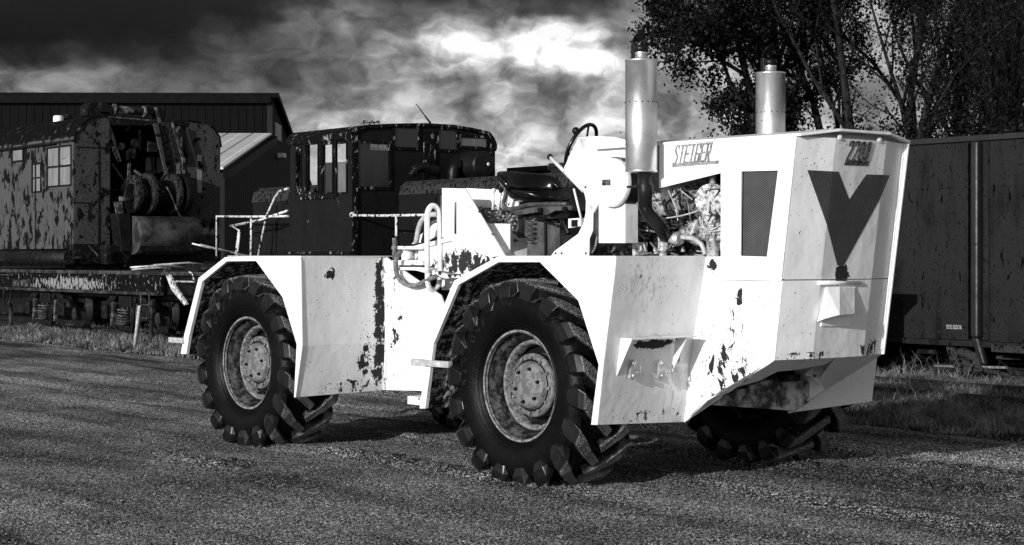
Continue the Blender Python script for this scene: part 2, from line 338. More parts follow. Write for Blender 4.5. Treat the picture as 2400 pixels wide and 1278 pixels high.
# ------------------------------------------------------------------ mesh builder
class MB:
    def __init__(s): s.v = []; s.f = []; s.sm = []
    def add(s, vs, fs, smooth=False):
        o = len(s.v); s.v += [tuple(v) for v in vs]; s.f += [tuple(i+o for i in f) for f in fs]
        s.sm += ([smooth]*len(fs) if isinstance(smooth, bool) else list(smooth)); return s
    def box(s, x0, x1, y0, y1, z0, z1):
        if x0 > x1: x0, x1 = x1, x0
        if y0 > y1: y0, y1 = y1, y0
        if z0 > z1: z0, z1 = z1, z0
        vs = [(x0,y0,z0),(x1,y0,z0),(x1,y1,z0),(x0,y1,z0),(x0,y0,z1),(x1,y0,z1),(x1,y1,z1),(x0,y1,z1)]
        return s.add(vs, [(0,3,2,1),(4,5,6,7),(0,1,5,4),(1,2,6,5),(2,3,7,6),(3,0,4,7)])
    def prism(s, pts, vec):
        """extrude the polygon of 3-D points by the vector"""
        n = len(pts); a = [Vector(p) for p in pts]; b = [p+Vector(vec) for p in a]
        nor = Vector((0,0,0))
        for i in range(n): nor += a[i].cross(a[(i+1) % n])
        f0 = tuple(range(n)); f1 = tuple(range(n, 2*n))
        if nor.dot(Vector(vec)) > 0:
            return s.add(a+b, [tuple(reversed(f0)), f1]+[(i, (i+1) % n, n+(i+1) % n, n+i) for i in range(n)])
        return s.add(a+b, [f0, tuple(reversed(f1))]+[((i+1) % n, i, n+i, n+(i+1) % n) for i in range(n)])
    def py(s, xz, y0, y1): return s.prism([(x, y0, z) for x, z in xz], (0, y1-y0, 0))
    def px(s, yz, x0, x1): return s.prism([(x0, y, z) for y, z in yz], (x1-x0, 0, 0))
    def pz(s, xy, z0, z1): return s.prism([(x, y, z0) for x, y in xy], (0, 0, z1-z0))
    def strip(s, line, y0, y1, th):
        """bent sheet: polyline (x,z) thickened inwards by th, spanning y0..y1"""
        n = len(line); L = [Vector((x, z)) for x, z in line]; inn = []
        for i in range(n):
            d0 = (L[i]-L[i-1]).normalized() if i else (L[1]-L[0]).normalized()
            d1 = (L[i+1]-L[i]).normalized() if i < n-1 else d0
            nn = Vector((d0.y+d1.y, -(d0.x+d1.x))).normalized(); k = 1/max(.4, nn.dot(Vector((d0.y, -d0.x))))
            inn.append(L[i]+nn*th*k)
        for i in range(n-1):
            q = [L[i], L[i+1], inn[i+1], inn[i]]
            s.py([(p.x, p.y) for p in q], y0, y1)
        return s
    def cyl(s, p0, p1, r0, r1=None, seg=20, cap=True):
        r1 = r0 if r1 is None else r1
        p0, p1 = Vector(p0), Vector(p1); d = (p1-p0).normalized()
        a = d.orthogonal().normalized(); b = d.cross(a)
        vs = []
        for p, r in ((p0, r0), (p1, r1)):
            for i in range(seg):
                t = 2*math.pi*i/seg; vs.append(p+(a*math.cos(t)+b*math.sin(t))*r)
        fs = [(i, (i+1) % seg, seg+(i+1) % seg, seg+i) for i in range(seg)]; sm = [True]*seg
        if cap: fs += [tuple(reversed(range(seg))), tuple(range(seg, 2*seg))]; sm += [False, False]
        return s.add(vs, fs, sm)
    def tube(s, pts, r, seg=10, closed=False):
        pts = [Vector(p) for p in pts]; n = len(pts); vs = []; up = None
        for i, p in enumerate(pts):
            if closed: d = (pts[(i+1) % n]-pts[i-1]).normalized()
            else: d = (pts[min(i+1, n-1)]-pts[max(i-1, 0)]).normalized()
            if up is None: up = d.orthogonal().normalized()
            up = (up-d*up.dot(d)).normalized(); b = d.cross(up)
            rr = r[i] if isinstance(r, (list, tuple)) else r
            for k in range(seg):
                t = 2*math.pi*k/seg; vs.append(p+(up*math.cos(t)+b*math.sin(t))*rr)
        fs = []; m = n if closed else n-1
        for i in range(m):
            for k in range(seg):
                j = (i+1) % n; fs.append((i*seg+k, i*seg+(k+1) % seg, j*seg+(k+1) % seg, j*seg+k))
        sm = [True]*len(fs)
        if not closed: fs += [tuple(reversed(range(seg))), tuple(range((n-1)*seg, n*seg))]; sm += [False, False]
        return s.add(vs, fs, sm)
    def lathe(s, prof, o=(0,0,0), axis='y', seg=48, smooth=True, arc=(0, 2*math.pi)):
        """prof = (radius, along axis)"""
        o = Vector(o); full = abs(arc[1]-arc[0]-2*math.pi) < 1e-6; n = seg if full else seg+1; vs = []
        for r, h in prof:
            for i in range(n):
                t = arc[0]+(arc[1]-arc[0])*i/seg; c, q = math.cos(t)*r, math.sin(t)*r
                vs.append(o+Vector({'y': (c, h, q), 'z': (c, q, h), 'x': (h, c, q)}[axis]))
        fs = []
        for j in range(len(prof)-1):
            for i in range(seg):
                k = (i+1) % n; fs.append((j*n+i, j*n+k, (j+1)*n+k, (j+1)*n+i))
        return s.add(vs, fs, smooth)
    def ball(s, c, r, seg=14, sc3=(1,1,1)):
        prof = [(math.sin(math.pi*i/8)*r, -math.cos(math.pi*i/8)*r) for i in range(9)]
        o = len(s.v); s.lathe(prof, (0,0,0), 'z', seg)
        for i in range(o, len(s.v)):
            x, y, z = s.v[i]; s.v[i] = (c[0]+x*sc3[0], c[1]+y*sc3[1], c[2]+z*sc3[2])
        return s
    def build(s, name, mat, parent=None, bevel=0, label=None):
        me = bpy.data.meshes.new(name); me.from_pydata(s.v, [], s.f)
        me.polygons.foreach_set('use_smooth', s.sm); me.materials.append(M[mat] if isinstance(mat, str) else mat)
        bm = bmesh.new(); bm.from_mesh(me); bmesh.ops.recalc_face_normals(bm, faces=bm.faces); bm.to_mesh(me); bm.free()
        o = bpy.data.objects.new(name, me); col.objects.link(o)
        if parent: o.parent = parent
        if bevel:
            b = o.modifiers.new('bevel', 'BEVEL'); b.width = bevel; b.segments = 2; b.limit_method = 'ANGLE'; b.angle_limit = R(35)
        if label: o['label'] = label
        return o
def smooth_path(pts, n=6):
    """Catmull-Rom through the points"""
    P = [Vector(p) for p in pts]; P = [P[0]*2-P[1]]+P+[P[-1]*2-P[-2]]; out = []
    for i in range(1, len(P)-2):
        a, b, c, d = P[i-1:i+3]
        for k in range(n):
            t = k/n; out.append(.5*((2*b)+(c-a)*t+(2*a-5*b+4*c-d)*t*t+(3*b-a-3*c+d)*t**3))
    out.append(P[-2]); return out
def fast_mesh(name, verts, faces_n, mat, parent=None):
    """verts (N,3) grouped in consecutive polygons of faces_n corners"""
    verts = np.asarray(verts, dtype=np.float32).reshape(-1, 3); n = len(verts); nf = n//faces_n
    me = bpy.data.meshes.new(name); me.vertices.add(n); me.vertices.foreach_set('co', verts.ravel())
    me.loops.add(n); me.loops.foreach_set('vertex_index', np.arange(n, dtype=np.int32))
    me.polygons.add(nf); me.polygons.foreach_set('loop_start', np.arange(0, n, faces_n, dtype=np.int32))
    me.materials.append(M[mat]); me.update(calc_edges=True)
    o = bpy.data.objects.new(name, me); col.objects.link(o)
    if parent: o.parent = parent
    return o
def tag(o, label=None, cat=None, group=None, kind=None):
    if label: o['label'] = label
    if cat: o['category'] = cat
    if group: o['group'] = group
    if kind: o['kind'] = kind
    return o

class Fr:
    """a vehicle's own frame: x forward, y to its far side, z up; S/F/D find where a sight line meets a side, front or level plane of it"""
    def __init__(s, ox, oy, U): s.o = Vector((ox, oy)); s.U = U; s.V = Vector((-U.y, U.x))
    def _l(s, px, py, t):
        d = Vector(((px-CX)/FPX*t, t))-s.o; return Vector((d.dot(s.U), d.dot(s.V), CAMH+(HY-py)/FPX*t))
    def S(s, px, py, y):
        a = Vector(((px-CX)/FPX, 1)); return s._l(px, py, (y+s.o.dot(s.V))/a.dot(s.V))
    def F(s, px, py, x):
        a = Vector(((px-CX)/FPX, 1)); return s._l(px, py, (x+s.o.dot(s.U))/a.dot(s.U))
    def D(s, px, py, z): return s._l(px, py, (z-CAMH)*FPX/(HY-py))
    def s2(s, pts, y): return [(q.x, q.z) for q in (s.S(a, b, y) for a, b in pts)]
    def f2(s, pts, x): return [(q.y, q.z) for q in (s.F(a, b, x) for a, b in pts)]
    def root(s, name, label, cat, group=None):
        e = bpy.data.objects.new(name, None); col.objects.link(e); e.location = (s.o.x, s.o.y, 0)
        e.rotation_euler = (0, 0, math.atan2(s.U.y, s.U.x)); tag(e, label, cat, group); return e
def frame_on(px, v, U):
    """frame whose origin lies on sight line px at perpendicular distance v"""
    V = Vector((-U.y, U.x)); a = Vector(((px-CX)/FPX, 1)); t = v/a.dot(V); return Fr(a.x*t, t, U)

# ------------------------------------------------------------------ ground
g = MB().box(-400, 400, -60, 700, -.3, 0).build('ground', 'soil'); tag(g, kind='structure')
edge = []
for i in range(240):
    u = -80+i*.6; v = 14.05+.12*math.sin(i*.7)+.16*math.sin(i*.23+1)+random.uniform(-.07, .07)
    edge.append((RU.x*-u+RV.x*v, RU.y*-u+RV.y*v, .006))
e0, e1 = edge[0], edge[-1]
poly = edge+[(e1[0]-60, e1[1]-5, .006), (-130, -50, .006), (120, -50, .006), (e0[0]+5, e0[1]-3, .006)]
mb = MB(); mb.add(poly, [tuple(range(len(poly)))]); tag(mb.build('gravel_yard', 'gravel'), kind='structure')

# worn relief of the yard: ruts along the tracks, tread marks, soft bumps
def value_noise(x, y, seed):
    r = np.random.default_rng(seed).random((256, 256)); xi, yi = np.floor(x).astype(int), np.floor(y).astype(int); fx, fy = x-xi, y-yi
    fx, fy = fx*fx*(3-2*fx), fy*fy*(3-2*fy); g_ = lambda a, b: r[a % 256, b % 256]
    return (g_(xi, yi)*(1-fx)+g_(xi+1, yi)*fx)*(1-fy)+(g_(xi, yi+1)*(1-fx)+g_(xi+1, yi+1)*fx)*fy
uu = -np.arange(4.2, 44, .05); vv = np.arange(4.2, 13.9, .05)
Ug, Vg = np.meshgrid(uu, vv)
Xg, Yg = RU.x*Ug+RV.x*Vg, RU.y*Ug+RV.y*Vg
hg = .020*value_noise(Xg*1.3, Yg*1.3, 1)+.012*value_noise(Xg*4, Yg*4, 2)+.006*value_noise(Xg*11, Yg*11, 3)
for vk, wd, am, ph in ((13.2, .10, .030, 0), (12.6, .12, -.022, 1), (12.1, .10, .026, 2), (11.6, .14, -.022, 3.3), (10.9, .10, .022, 4), (10.2, .35, -.012, 5), (9.4, .10, .026, 6), (9.15, .12, -.016, 7), (8.0, .5, .012, 8), (6.6, .3, -.012, 9)):
    cv = vk+.18*np.sin(Ug*.21+ph)+.05*np.sin(Ug*.9+ph*2)
    hg += am*np.exp(-((Vg-cv)/wd)**2)*(.35+1.1*value_noise(Ug*.5+ph*7, Vg*1.5, 4))
for vk, u0_, u1_ in ((10.55, -16, -4), (11.5, -13, -4), (8.3, -15, -9), (6.9, -14.5, -10.5), (12.3, -24, -15)):
    cv = vk+.1*np.sin(Ug*.3+vk); d_ = (Vg-cv)/.26; env = np.exp(-d_**4)*np.clip((Ug-u0_)/1.5, 0, 1)*np.clip((u1_-Ug)/1.5, 0, 1)
    hg += .034*env*(np.sin(6.283*(Ug+.6*np.abs(Vg-cv))/.27) > .25)*value_noise(Ug*1.7, Vg*2, 9)*1.4
hg = np.clip(hg*1.5+.02, .004, .2); fade = np.clip((13.88-Vg)/.25, 0, 1); hg = .010+hg*fade*.9
nv_, nu_ = Ug.shape
me = bpy.data.meshes.new('gravel_relief'); me.vertices.add(nv_*nu_); me.vertices.foreach_set('co', np.stack([Xg, Yg, hg-.012], -1).astype(np.float32).ravel())
ii = (np.arange(nv_-1)[:, None]*nu_+np.arange(nu_-1)[None]).ravel(); qd = np.stack([ii, ii+nu_, ii+nu_+1, ii+1], -1).astype(np.int32)
me.loops.add(qd.size); me.loops.foreach_set('vertex_index', qd.ravel()); me.polygons.add(len(qd)); me.polygons.foreach_set('loop_start', np.arange(0, qd.size, 4, dtype=np.int32))
me.polygons.foreach_set('use_smooth', np.ones(len(qd), dtype=bool)); me.materials.append(M['gravel']); me.update(calc_edges=True)
gr_o = bpy.data.objects.new('gravel_ground', me); col.objects.link(gr_o); tag(gr_o, kind='structure')

# pebbles standing proud of the gravel
def pebbles(n):
    Z = 9.5+rng.random(n)**1.3*17; X = (rng.random(n)-.5)*.64*Z
    keep = (X*RV.x+Z*RV.y) < 14.0; X, Z = X[keep], Z[keep]; n = len(X)
    r = .004+rng.random(n)**3*.009
    dirs = np.array([(1,0,0),(0,1,0),(-1,0,0),(0,-1,0),(0,0,.8)], dtype=float)
    fc = [(0,1,4),(1,2,4),(2,3,4),(3,0,4)]
    iu = np.clip(((-4.2-(X*RU.x+Z*RU.y))/.05).astype(int), 0, hg.shape[1]-1); iv = np.clip((((X*RV.x+Z*RV.y)-4.2)/.05).astype(int), 0, hg.shape[0]-1)
    zr0 = hg[iv, iu]-.012+.001
    jit = 1+(rng.random((n, 5, 1))-.5)*.7
    a = rng.random(n)*6.28; ca, sa = np.cos(a), np.sin(a)
    P = dirs[None]*jit; x = P[...,0]*ca[:,None]-P[...,1]*sa[:,None]; y = P[...,0]*sa[:,None]+P[...,1]*ca[:,None]
    P = np.stack([x, y, P[...,2]], -1)*r[:,None,None]+np.stack([X, Z, zr0], -1)[:,None]
    V = P[:, np.array(fc).ravel()]
    return V.reshape(-1, 3)
tag(fast_mesh('loose_pebbles', pebbles(50000), 3, 'pebble'), 'loose pale pebbles scattered over the dark gravel yard', 'pebbles', kind='stuff')

# grass
def blades(n, zr, vr, h, wd, lean=.6, dens=None):
    out = []
    Z = zr[0]+rng.random(n)*(zr[1]-zr[0]); 
    vv = vr[0]+rng.random(n)*(vr[1]-vr[0])
    X = (vv-Z*RV.y)/RV.x
    k = np.abs(X) < .315*Z+1; X, Z, vv = X[k], Z[k], vv[k]
    cl = np.sin(X*2.1+Z*1.3)*np.sin(X*.7-Z*1.9+2)+np.sin(X*5.3+1)*np.sin(Z*4.7)*.6
    edgef = np.clip((vv-vr[0])/.35, 0, 1)*.75+.25
    k = rng.random(len(X)) < .55+.35*cl; X, Z, cl, edgef = X[k], Z[k], cl[k], edgef[k]
    n = len(X); a = rng.random(n)*6.28; H_ = h*(.45+.75*rng.random(n)+.25*cl)*edgef; le = H_*lean*rng.random(n)
    tip = rng.random(n)*6.28
    p = np.stack([X, Z, np.zeros(n)], -1); d = np.stack([np.cos(a), np.sin(a), np.zeros(n)], -1)*wd
    l1 = np.stack([np.cos(tip)*le*.3, np.sin(tip)*le*.3, H_*.55], -1); l2 = np.stack([np.cos(tip)*le*1.3, np.sin(tip)*le*1.3, H_], -1)
    q = np.stack([p-d, p+d, p+l1+d*.7, p+l1-d*.7], 1)
    t = np.stack([p+l1-d*.7, p+l1+d*.7, p+l2, p+l2+d*.05], 1)
    return np.concatenate([q, t], 0).reshape(-1, 3)
G = [blades(150000, (14, 24), (14.0, 21), .15, .007, 1.4), blades(60000, (24, 42), (14.0, 20), .16, .010, 1.0), blades(3500, (14, 30), (14.8, 21), .34, .004, 1.6)]
tag(fast_mesh('grass', np.concatenate(G), 4, 'grass'), 'rough tufted grass growing between the gravel and the railway tracks', 'grass', kind='stuff')

# ------------------------------------------------------------------ railway tracks
def track(name, v, label, s0=-26, s1=60, group='railway tracks'):
    base = RV*v; fr = Fr(base.x, base.y, RU); r = fr.root(name, label, 'railway track', group)
    for y in (0, 1.435):
        mb = MB(); mb.px([(y-.07, .03), (y+.07, .03), (y+.012, .06), (y+.012, .12), (y+.035, .13), (y+.035, .165), (y-.035, .165), (y-.035, .13), (y-.012, .12), (y-.012, .06)], -s1, -s0)
        mb.build('rail', 'rail', r)
    proto = MB().box(-.12, .12, -.5, 1.95, -.05, .045).build('sleeper', 'wood', r)
    proto.location.x = -7
    for i in range(1, 66):
        c = proto.copy(); col.objects.link(c); c.parent = r; c.location = (-7-i*.75+random.uniform(-.03, .03), random.uniform(-.05, .05), 0)
    return r
track('railway_track', 16.6, 'overgrown railway track nearest the gravel yard, under the rail crane and locomotive', -40, 60)
track('railway_track', 21.05, 'railway track behind, under the dark riveted hopper wagon', -30, 60)

# ================================================================== TRACTOR
T = Fr(0, 13.12, TU)
tr = T.root('articulated_tractor', 'big white four-wheel articulated tractor with peeling paint, twin upright mufflers and a dark V grille', 'tractor')
YW = 3.07                                             # overall width; body sides at .93 and 2.14
YB0, YB1, ZT = .93, 2.14, 1.744
YC = (YB0+YB1)/2
HUBZ, WB = .785, -3.744

# ---- wheels
def lug(mb, side, a0, N):
    st = [(-.012, .800, 0, .075, 0.0, .030), (.13, .799, 0, .085, .14, .034), (.225, .797, .08, .10, .255, .044),
          (.272, .785, .55, .11, .310, .058), (.294, .730, 1.25, .07, .335, .068), (.298, .660, 1.45, .03, .345, .058), (.286, .600, 1.5, .006, .348, .028)]
    rings = []
    for y, r, tilt, h, da, hw in st:
        a = a0+da
        rad = Vector((math.cos(a), 0, math.sin(a))); lat = Vector((0, side, 0)); tan = Vector((-math.sin(a), 0, math.cos(a)))
        c = rad*r+lat*y; n = rad*math.cos(min(tilt, 1.5708))+lat*math.sin(min(tilt, 1.5708))
        # the bar runs askew: use a width direction square to its run
        wdir = (tan*.80-lat*(.6 if tilt < .5 else 0)).normalized()
        rings.append([c-wdir*hw*1.5-n*h, c-wdir*hw, c+wdir*hw, c+wdir*hw*1.5-n*h])
    o = len(mb.v); vs = [p for r in rings for p in r]; fs = []
    for i in range(len(rings)-1):
        for k in range(3):
            fs.append((i*4+k, i*4+k+1, (i+1)*4+k+1, (i+1)*4+k))
    fs += [(0, 1, 2, 3), tuple((len(rings)-1)*4+k for k in (3, 2, 1, 0))]
    mb.add(vs, fs)
def wheel_parts():
    rim = MB()
    rim.lathe([(.395, -.215), (.418, -.212), (.420, -.196), (.400, -.185), (.392, -.150), (.372, -.135), (.362, -.120), (.352, -.085), (.345, .01), (.352, .12), (.40, .19), (.42, .20)], seg=64)
    disc = MB(); disc.lathe([(.351, -.040), (.335, -.032), (.328, -.005), (.318, .02), (.29, .035), (.20, .036)], seg=64)   # dished disc; its dark iron carries the shade of the recess
    lock = MB(); lock.lathe([(.349, -.01), (.336, -.082), (.322, -.092), (.308, -.080), (.302, .0)], seg=64)
    flange = MB(); flange.lathe([(.394, -.190), (.400, -.214), (.412, -.219), (.422, -.213), (.423, -.196)], seg=72)
    for k in range(6):                                                                # rim clamps
        a = k*math.pi/3+.35; rim.box(math.cos(a)*.31-.02, math.cos(a)*.31+.02, -.05, .01, math.sin(a)*.31-.02, math.sin(a)*.31+.02)
    tyre = MB()
    tyre.lathe([(.405, -.195), (.42, -.222), (.46, -.252), (.52, -.272), (.60, -.280), (.655, -.266), (.69, -.235), (.718, -.18), (.732, -.09), (.736, 0),
                (.732, .09), (.718, .18), (.69, .235), (.655, .266), (.60, .280), (.52, .272), (.46, .252), (.42, .222), (.405, .195)], seg=96)
    for r in (.445, .47): tyre.lathe([(r-.006, -.243-(r-.44)*.35), (r, -.25-(r-.44)*.35), (r+.006, -.246-(r-.44)*.35)], seg=80)
    lugs = MB()
    N = 18
    for k in range(N):
        lug(lugs, -1, 2*math.pi*k/N, N); lug(lugs, 1, 2*math.pi*(k+.5)/N, N)
    hub = MB()
    hub.lathe([(0.236, .02), (.238, -.085), (.228, -.095), (.180, -.098), (.176, -.110), (.170, -.128), (.160, -.136), (.06, -.142), (0, -.143)], seg=56)
    for k in range(12):
        a = 2*math.pi*k/12; c = (math.cos(a)*.209, -.090, math.sin(a)*.209); hub.cyl(c, (c[0], -.118, c[2]), .012, seg=6)
    cap = MB()
    for k in range(6):
        a = 2*math.pi*k/6+.3; c = Vector((math.cos(a)*.128, -.137, math.sin(a)*.128)); cap.cyl(c, c+Vector((0, -.022, 0)), .011, seg=6)
        cap.cyl(c, c+Vector((0, -.006, 0)), .015, seg=12)
    groove = MB(); groove.lathe([(.196, -.0985), (.180, -.0990), (.178, -.0985)], seg=48); groove.lathe([(.2405, -.03), (.2425, -.07), (.2405, -.072)], seg=48)  # black rings on the hub, painting the shade of its grooves
    return rim, tyre, lugs, hub, cap, disc, lock, flange, groove
rim, tyre, lugs, hub, cap, disc, lock, flange, groove = wheel_parts()
def raised_text(txt, size, mat, parent, M4, name='lettering', shear=0, depth=.002, spacing=1.0, align='CENTER'):
    cu = bpy.data.curves.new(name, 'FONT'); cu.body = txt; cu.size = size; cu.extrude = depth; cu.shear = shear; cu.space_character = spacing; cu.align_x = align
    tmp = bpy.data.objects.new('tmp', cu); col.objects.link(tmp)
    me = bpy.data.meshes.new_from_object(tmp); bpy.data.objects.remove(tmp)
    me.materials.clear(); me.materials.append(M[mat]); me.transform(M4); me.name = name
    o = bpy.data.objects.new(name, me); col.objects.link(o); o.parent = parent; return o
w0 = rim.build('wheel', 'barrel_shade', tr)
w_t = tyre.build('tyre', 'rubber', w0); w_l = lugs.build('tread_lugs', 'tread', w0, bevel=.012)
disc.build('wheel_disc', 'iron', w0); lock.build('lock_ring', 'rim', w0); flange.build('rim_flange', 'rim', w0); groove.build('hub_groove_shade', 'black', w0); hub.build('hub', 'hub', w0); cap.build('hub_bolts', 'black', w0)
# lettering moulded round the sidewall
def arc_text(txt, r, a_mid, step, size):
    for i, ch in enumerate(txt):
        if ch == ' ': continue
        a = a_mid+(i-(len(txt)-1)/2)*step
        # letters read with their feet towards the hub, clockwise seen from outside
        ang = -a
        up = Vector((math.sin(ang), 0, math.cos(ang))) ; up = Vector((math.sin(a), 0, math.cos(a)))
        right = Vector((math.cos(a), 0, -math.sin(a)))
        m4 = Matrix(((right.x, up.x, 0, up.x*r), (0, 0, -1, -.272), (right.z, up.z, 0, up.z*r), (0, 0, 0, 1)))
        raised_text(ch, size, 'letter_rubber', w0, m4, 'sidewall_lettering', depth=.009)
arc_text('FIRESTONE', .545, R(-75), R(9), .07)
w0.location = (0, .285, HUBZ)
def copy_tree(o, parent):
    c = o.copy(); col.objects.link(c); c.parent = parent
    for ch in list(o.children): copy_tree(ch, c)
    return c
for (x, y, flip, turn) in ((WB, .285, 0, .13), (0, YW-.285, 1, .4), (WB, YW-.285, 1, .9)):
    c = copy_tree(w0, tr); c.location = (x, y, HUBZ); c.rotation_euler = (0, turn, math.pi if flip else 0)
w0.rotation_euler = (0, .05, 0)

# ---- one fender unit (front); the rear one is measured the same way
def sidepts(pts, y=0): return T.s2(pts, y)
def fender(outer, inner, skirt, name, mirror=False, rear=False):
    """outer/inner: arch lines (x,z) from the rear foot over the top to the front; skirt: plate polygon"""
    yy = (lambda y: YW-y) if mirror else (lambda y: y)
    root = None
    lip = MB()
    n = len(inner)
    for i in range(n-1):
        lip.py([outer[i], outer[i+1], inner[i+1], inner[i]], yy(0), yy(.035))
    sk = MB().py(skirt, yy(0), yy(.012))
    f = MB(); f.strip(outer, yy(.0355), yy(YB0-.004), .012)
    root = f.build('fender', 'white', tr)
    lip.build('fender_lip', 'white_clean', root, bevel=.003); sk.build('skirt_plate', 'white_clean', root, bevel=.002)
    lin = MB(); L = []
    for (x, z), (x2, z2) in zip(outer, inner): L.append((x+(x2-x)*.45, z+(z2-z)*.45))
    lin.strip(L, yy(.037), yy(YB0-.006), .006); lin.build('fender_lining', 'liner', root)
    return root
f_out = sidepts([(983, 958), (1003, 806), (1064, 658), (1165, 602)]) + [(.31, ZT)]
f_in = sidepts([(996, 958), (1016, 806), (1074, 668), (1168, 615)]) + [(.309, 1.704)]
f_skirt = [(.309, ZT), (.309, 1.704), (.719, 1.433), (.929, .989), (.851, .563), (.916, .567), (.981, 1.006), (1.09, 1.62), (1.105, ZT)]
r_out = sidepts([(423, 830), (431, 787), (465, 652), (527, 603)]) + [(-3.49, ZT)]
r_in = sidepts([(436, 830), (443, 787), (473, 661), (531, 613)]) + [(-3.489, 1.704)]
r_skirt = [(-3.49, ZT), (-3.489, 1.704)] + sidepts([(662, 697), (695, 807), (689, 932), (692, 932), (708, 811), (705, 612)]) + [(-2.79, ZT)]
for mir in (False, True):
    fender(f_out, f_in, f_skirt, 'front', mir); fender(r_out, r_in, r_skirt, 'rear', mir)
# ---- forward faces of the fenders
def fwd_face(side0, side1, y0, y1, th=.012):
    """side0 / side1: (x,z) lines at y0 and y1 from bottom to top"""
    mb = MB(); n = len(side0)
    for i in range(n-1):
        a = [(side0[i][0], y0, side0[i][1]), (side0[i+1][0], y0, side0[i+1][1]), (side1[i+1][0], y1, side1[i+1][1]), (side1[i][0], y1, side1[i][1])]
        mb.prism(a, (-th, 0, 0))
    return mb
for mir in (False, True):
    a, b = (YB0, .0125) if not mir else (YB1, YW-.0125)
    fwd_face([(.916, .567), (.981, 1.006), (1.09, 1.62), (1.105, ZT)], [(.860, .527), (.925, 1.0), (1.06, 1.62), (1.083, ZT)], b, a).build('fender_front_plate', 'white', tr)
    fwd_face([(-2.875, .53), (-2.775, .98), (-2.79, ZT)], [(-2.855, .548), (-2.80, .98), (-2.815, ZT)], b, a).build('fender_front_plate', 'white', tr)
# rounded top corner of the front plate
# ---- decks
MB().pz([(-.17, .02), (1.08, .02), (1.08, .92), (-.17, .92)], ZT-.0, ZT+.006).build('fender_deck', 'white', tr)
MB().pz([(-.17, YB1+.01), (1.08, YB1+.01), (1.08, YW-.02), (-.17, YW-.02)], ZT-.0, ZT+.006).build('fender_deck', 'white', tr)
MB().pz([(-4.0, .02), (-2.8, .02), (-2.8, YW-.02), (-4.0, YW-.02)], ZT, ZT+.006).build('rear_deck', 'white', tr)
# ---- front body sides with belly line
nose_x = lambda z: 1.733+(z-1.02)*(1.945-1.733)/(2.58-1.02)
side_low = [(.86, .523), (1.271, .753), (1.735, 1.02), (nose_x(1.572), 1.572), (1.238, 1.574), (1.238, ZT+.002), (1.083, ZT+.002), (.925, 1.0)]
for y in ((YB0, YB0+.012), (YB1, YB1-.012)): MB().py(side_low, *y).build('body_side_plate', 'white', tr)
# upper side door with grille opening
gr = T.s2([(1740, 402), (1826, 400), (1800, 602), (1738, 600)], YB0)
door = [(1.2375, 1.578), (nose_x(1.578)-.002, 1.576), (1.944, 2.575), (1.262, 2.592), (1.258, 2.352), (1.2375, 2.349)]
def holed(mb, outer, hole, y0, y1):
    """plate with one opening, split into quads between the matched corners"""
    from mathutils.geometry import tessellate_polygon
    loops = [[Vector((x, 0, z)) for x, z in outer], [Vector((x, 0, z)) for x, z in hole]]
    tris = tessellate_polygon(loops); pts = outer+hole; n = len(pts)
    vs = [(x, y0, z) for x, z in pts]+[(x, y1, z) for x, z in pts]
    fs = [tuple(t) for t in tris]+[tuple(i+n for i in reversed(t)) for t in tris]
    no = len(outer)
    for i in range(no): fs.append((i, (i+1) % no, n+(i+1) % no, n+i))
    for i in range(len(hole)): j = (i+1) % len(hole); fs.append((no+j, no+i, n+no+i, n+no+j))
    return mb.add(vs, fs)
for s, y0, y1 in ((1, YB0-.012, YB0), (-1, YB1+.012, YB1)):
    d = holed(MB(), door, gr, y0, y1).build('side_door', 'white_clean', tr)
    MB().py([(x, z) for x, z in gr], y1+.012*s, y1+.018*s).build('side_grille', 'mesh_side', d)
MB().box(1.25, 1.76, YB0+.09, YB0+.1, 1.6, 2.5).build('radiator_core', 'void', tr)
# upper rail above the engine bay, and hood top
rail_p = [(.606, 2.593), (1.2575, 2.590), (1.2545, 2.350), (.606, 2.255)]
for y in ((YB0-.004, YB0+.010), (YB1+.004, YB1-.010)): MB().py(rail_p, *y).build('hood_side_rail', 'white_clean', tr, bevel=.003)
MB().py([(.50, 2.592), (.606, 2.592), (.606, 2.25), (.50, 2.235)], YB0+.03, YB0+.04).build('rail_gap_shade_plate', 'greymetal', tr)  # set-back plate; the shadow in the gap is put into its grey
hood = MB()
yB, yC = 1.25, 1.82
hx0, hx1 = -.1, 1.965
prof = [(YB0-.014, 2.596), (yB, 2.640), (yC, 2.640), (YB1+.014, 2.596), (YB1+.014, 2.578), (YB0-.014, 2.578)]
hood.px(prof, hx0, 1.90)
# the visor: front edge follows the three-facet nose
def nose_off(y):   # how far the nose bulges forward of its corners
    if y < yB: return .075*(y-YB0)/(yB-YB0)
    if y > yC: return .075*(YB1-y)/(YB1-yC)
    return .075
vs = []; ys = [YB0-.014, yB, yC, YB1+.014]
top = {ys[0]: 2.596, yB: 2.640, yC: 2.640, ys[3]: 2.596}
for y in ys:
    xf = 1.955+max(0, nose_off(y))+.028
    vs += [(1.9, y, top[y]+.002), (xf, y, top[y]+.002-.004), (xf, y, top[y]-.022), (1.9, y, top[y]-.018)]
fs = []
for i in range(3):
    for k in range(4): fs.append((i*4+k, i*4+(k+1) % 4, (i+1)*4+(k+1) % 4, (i+1)*4+k))
fs += [(0, 1, 2, 3), (15, 14, 13, 12)]
h = hood.build('hood', 'white_clean', tr, bevel=.003)
MB().add(vs, fs).build('visor', 'white_clean', h, bevel=.004)
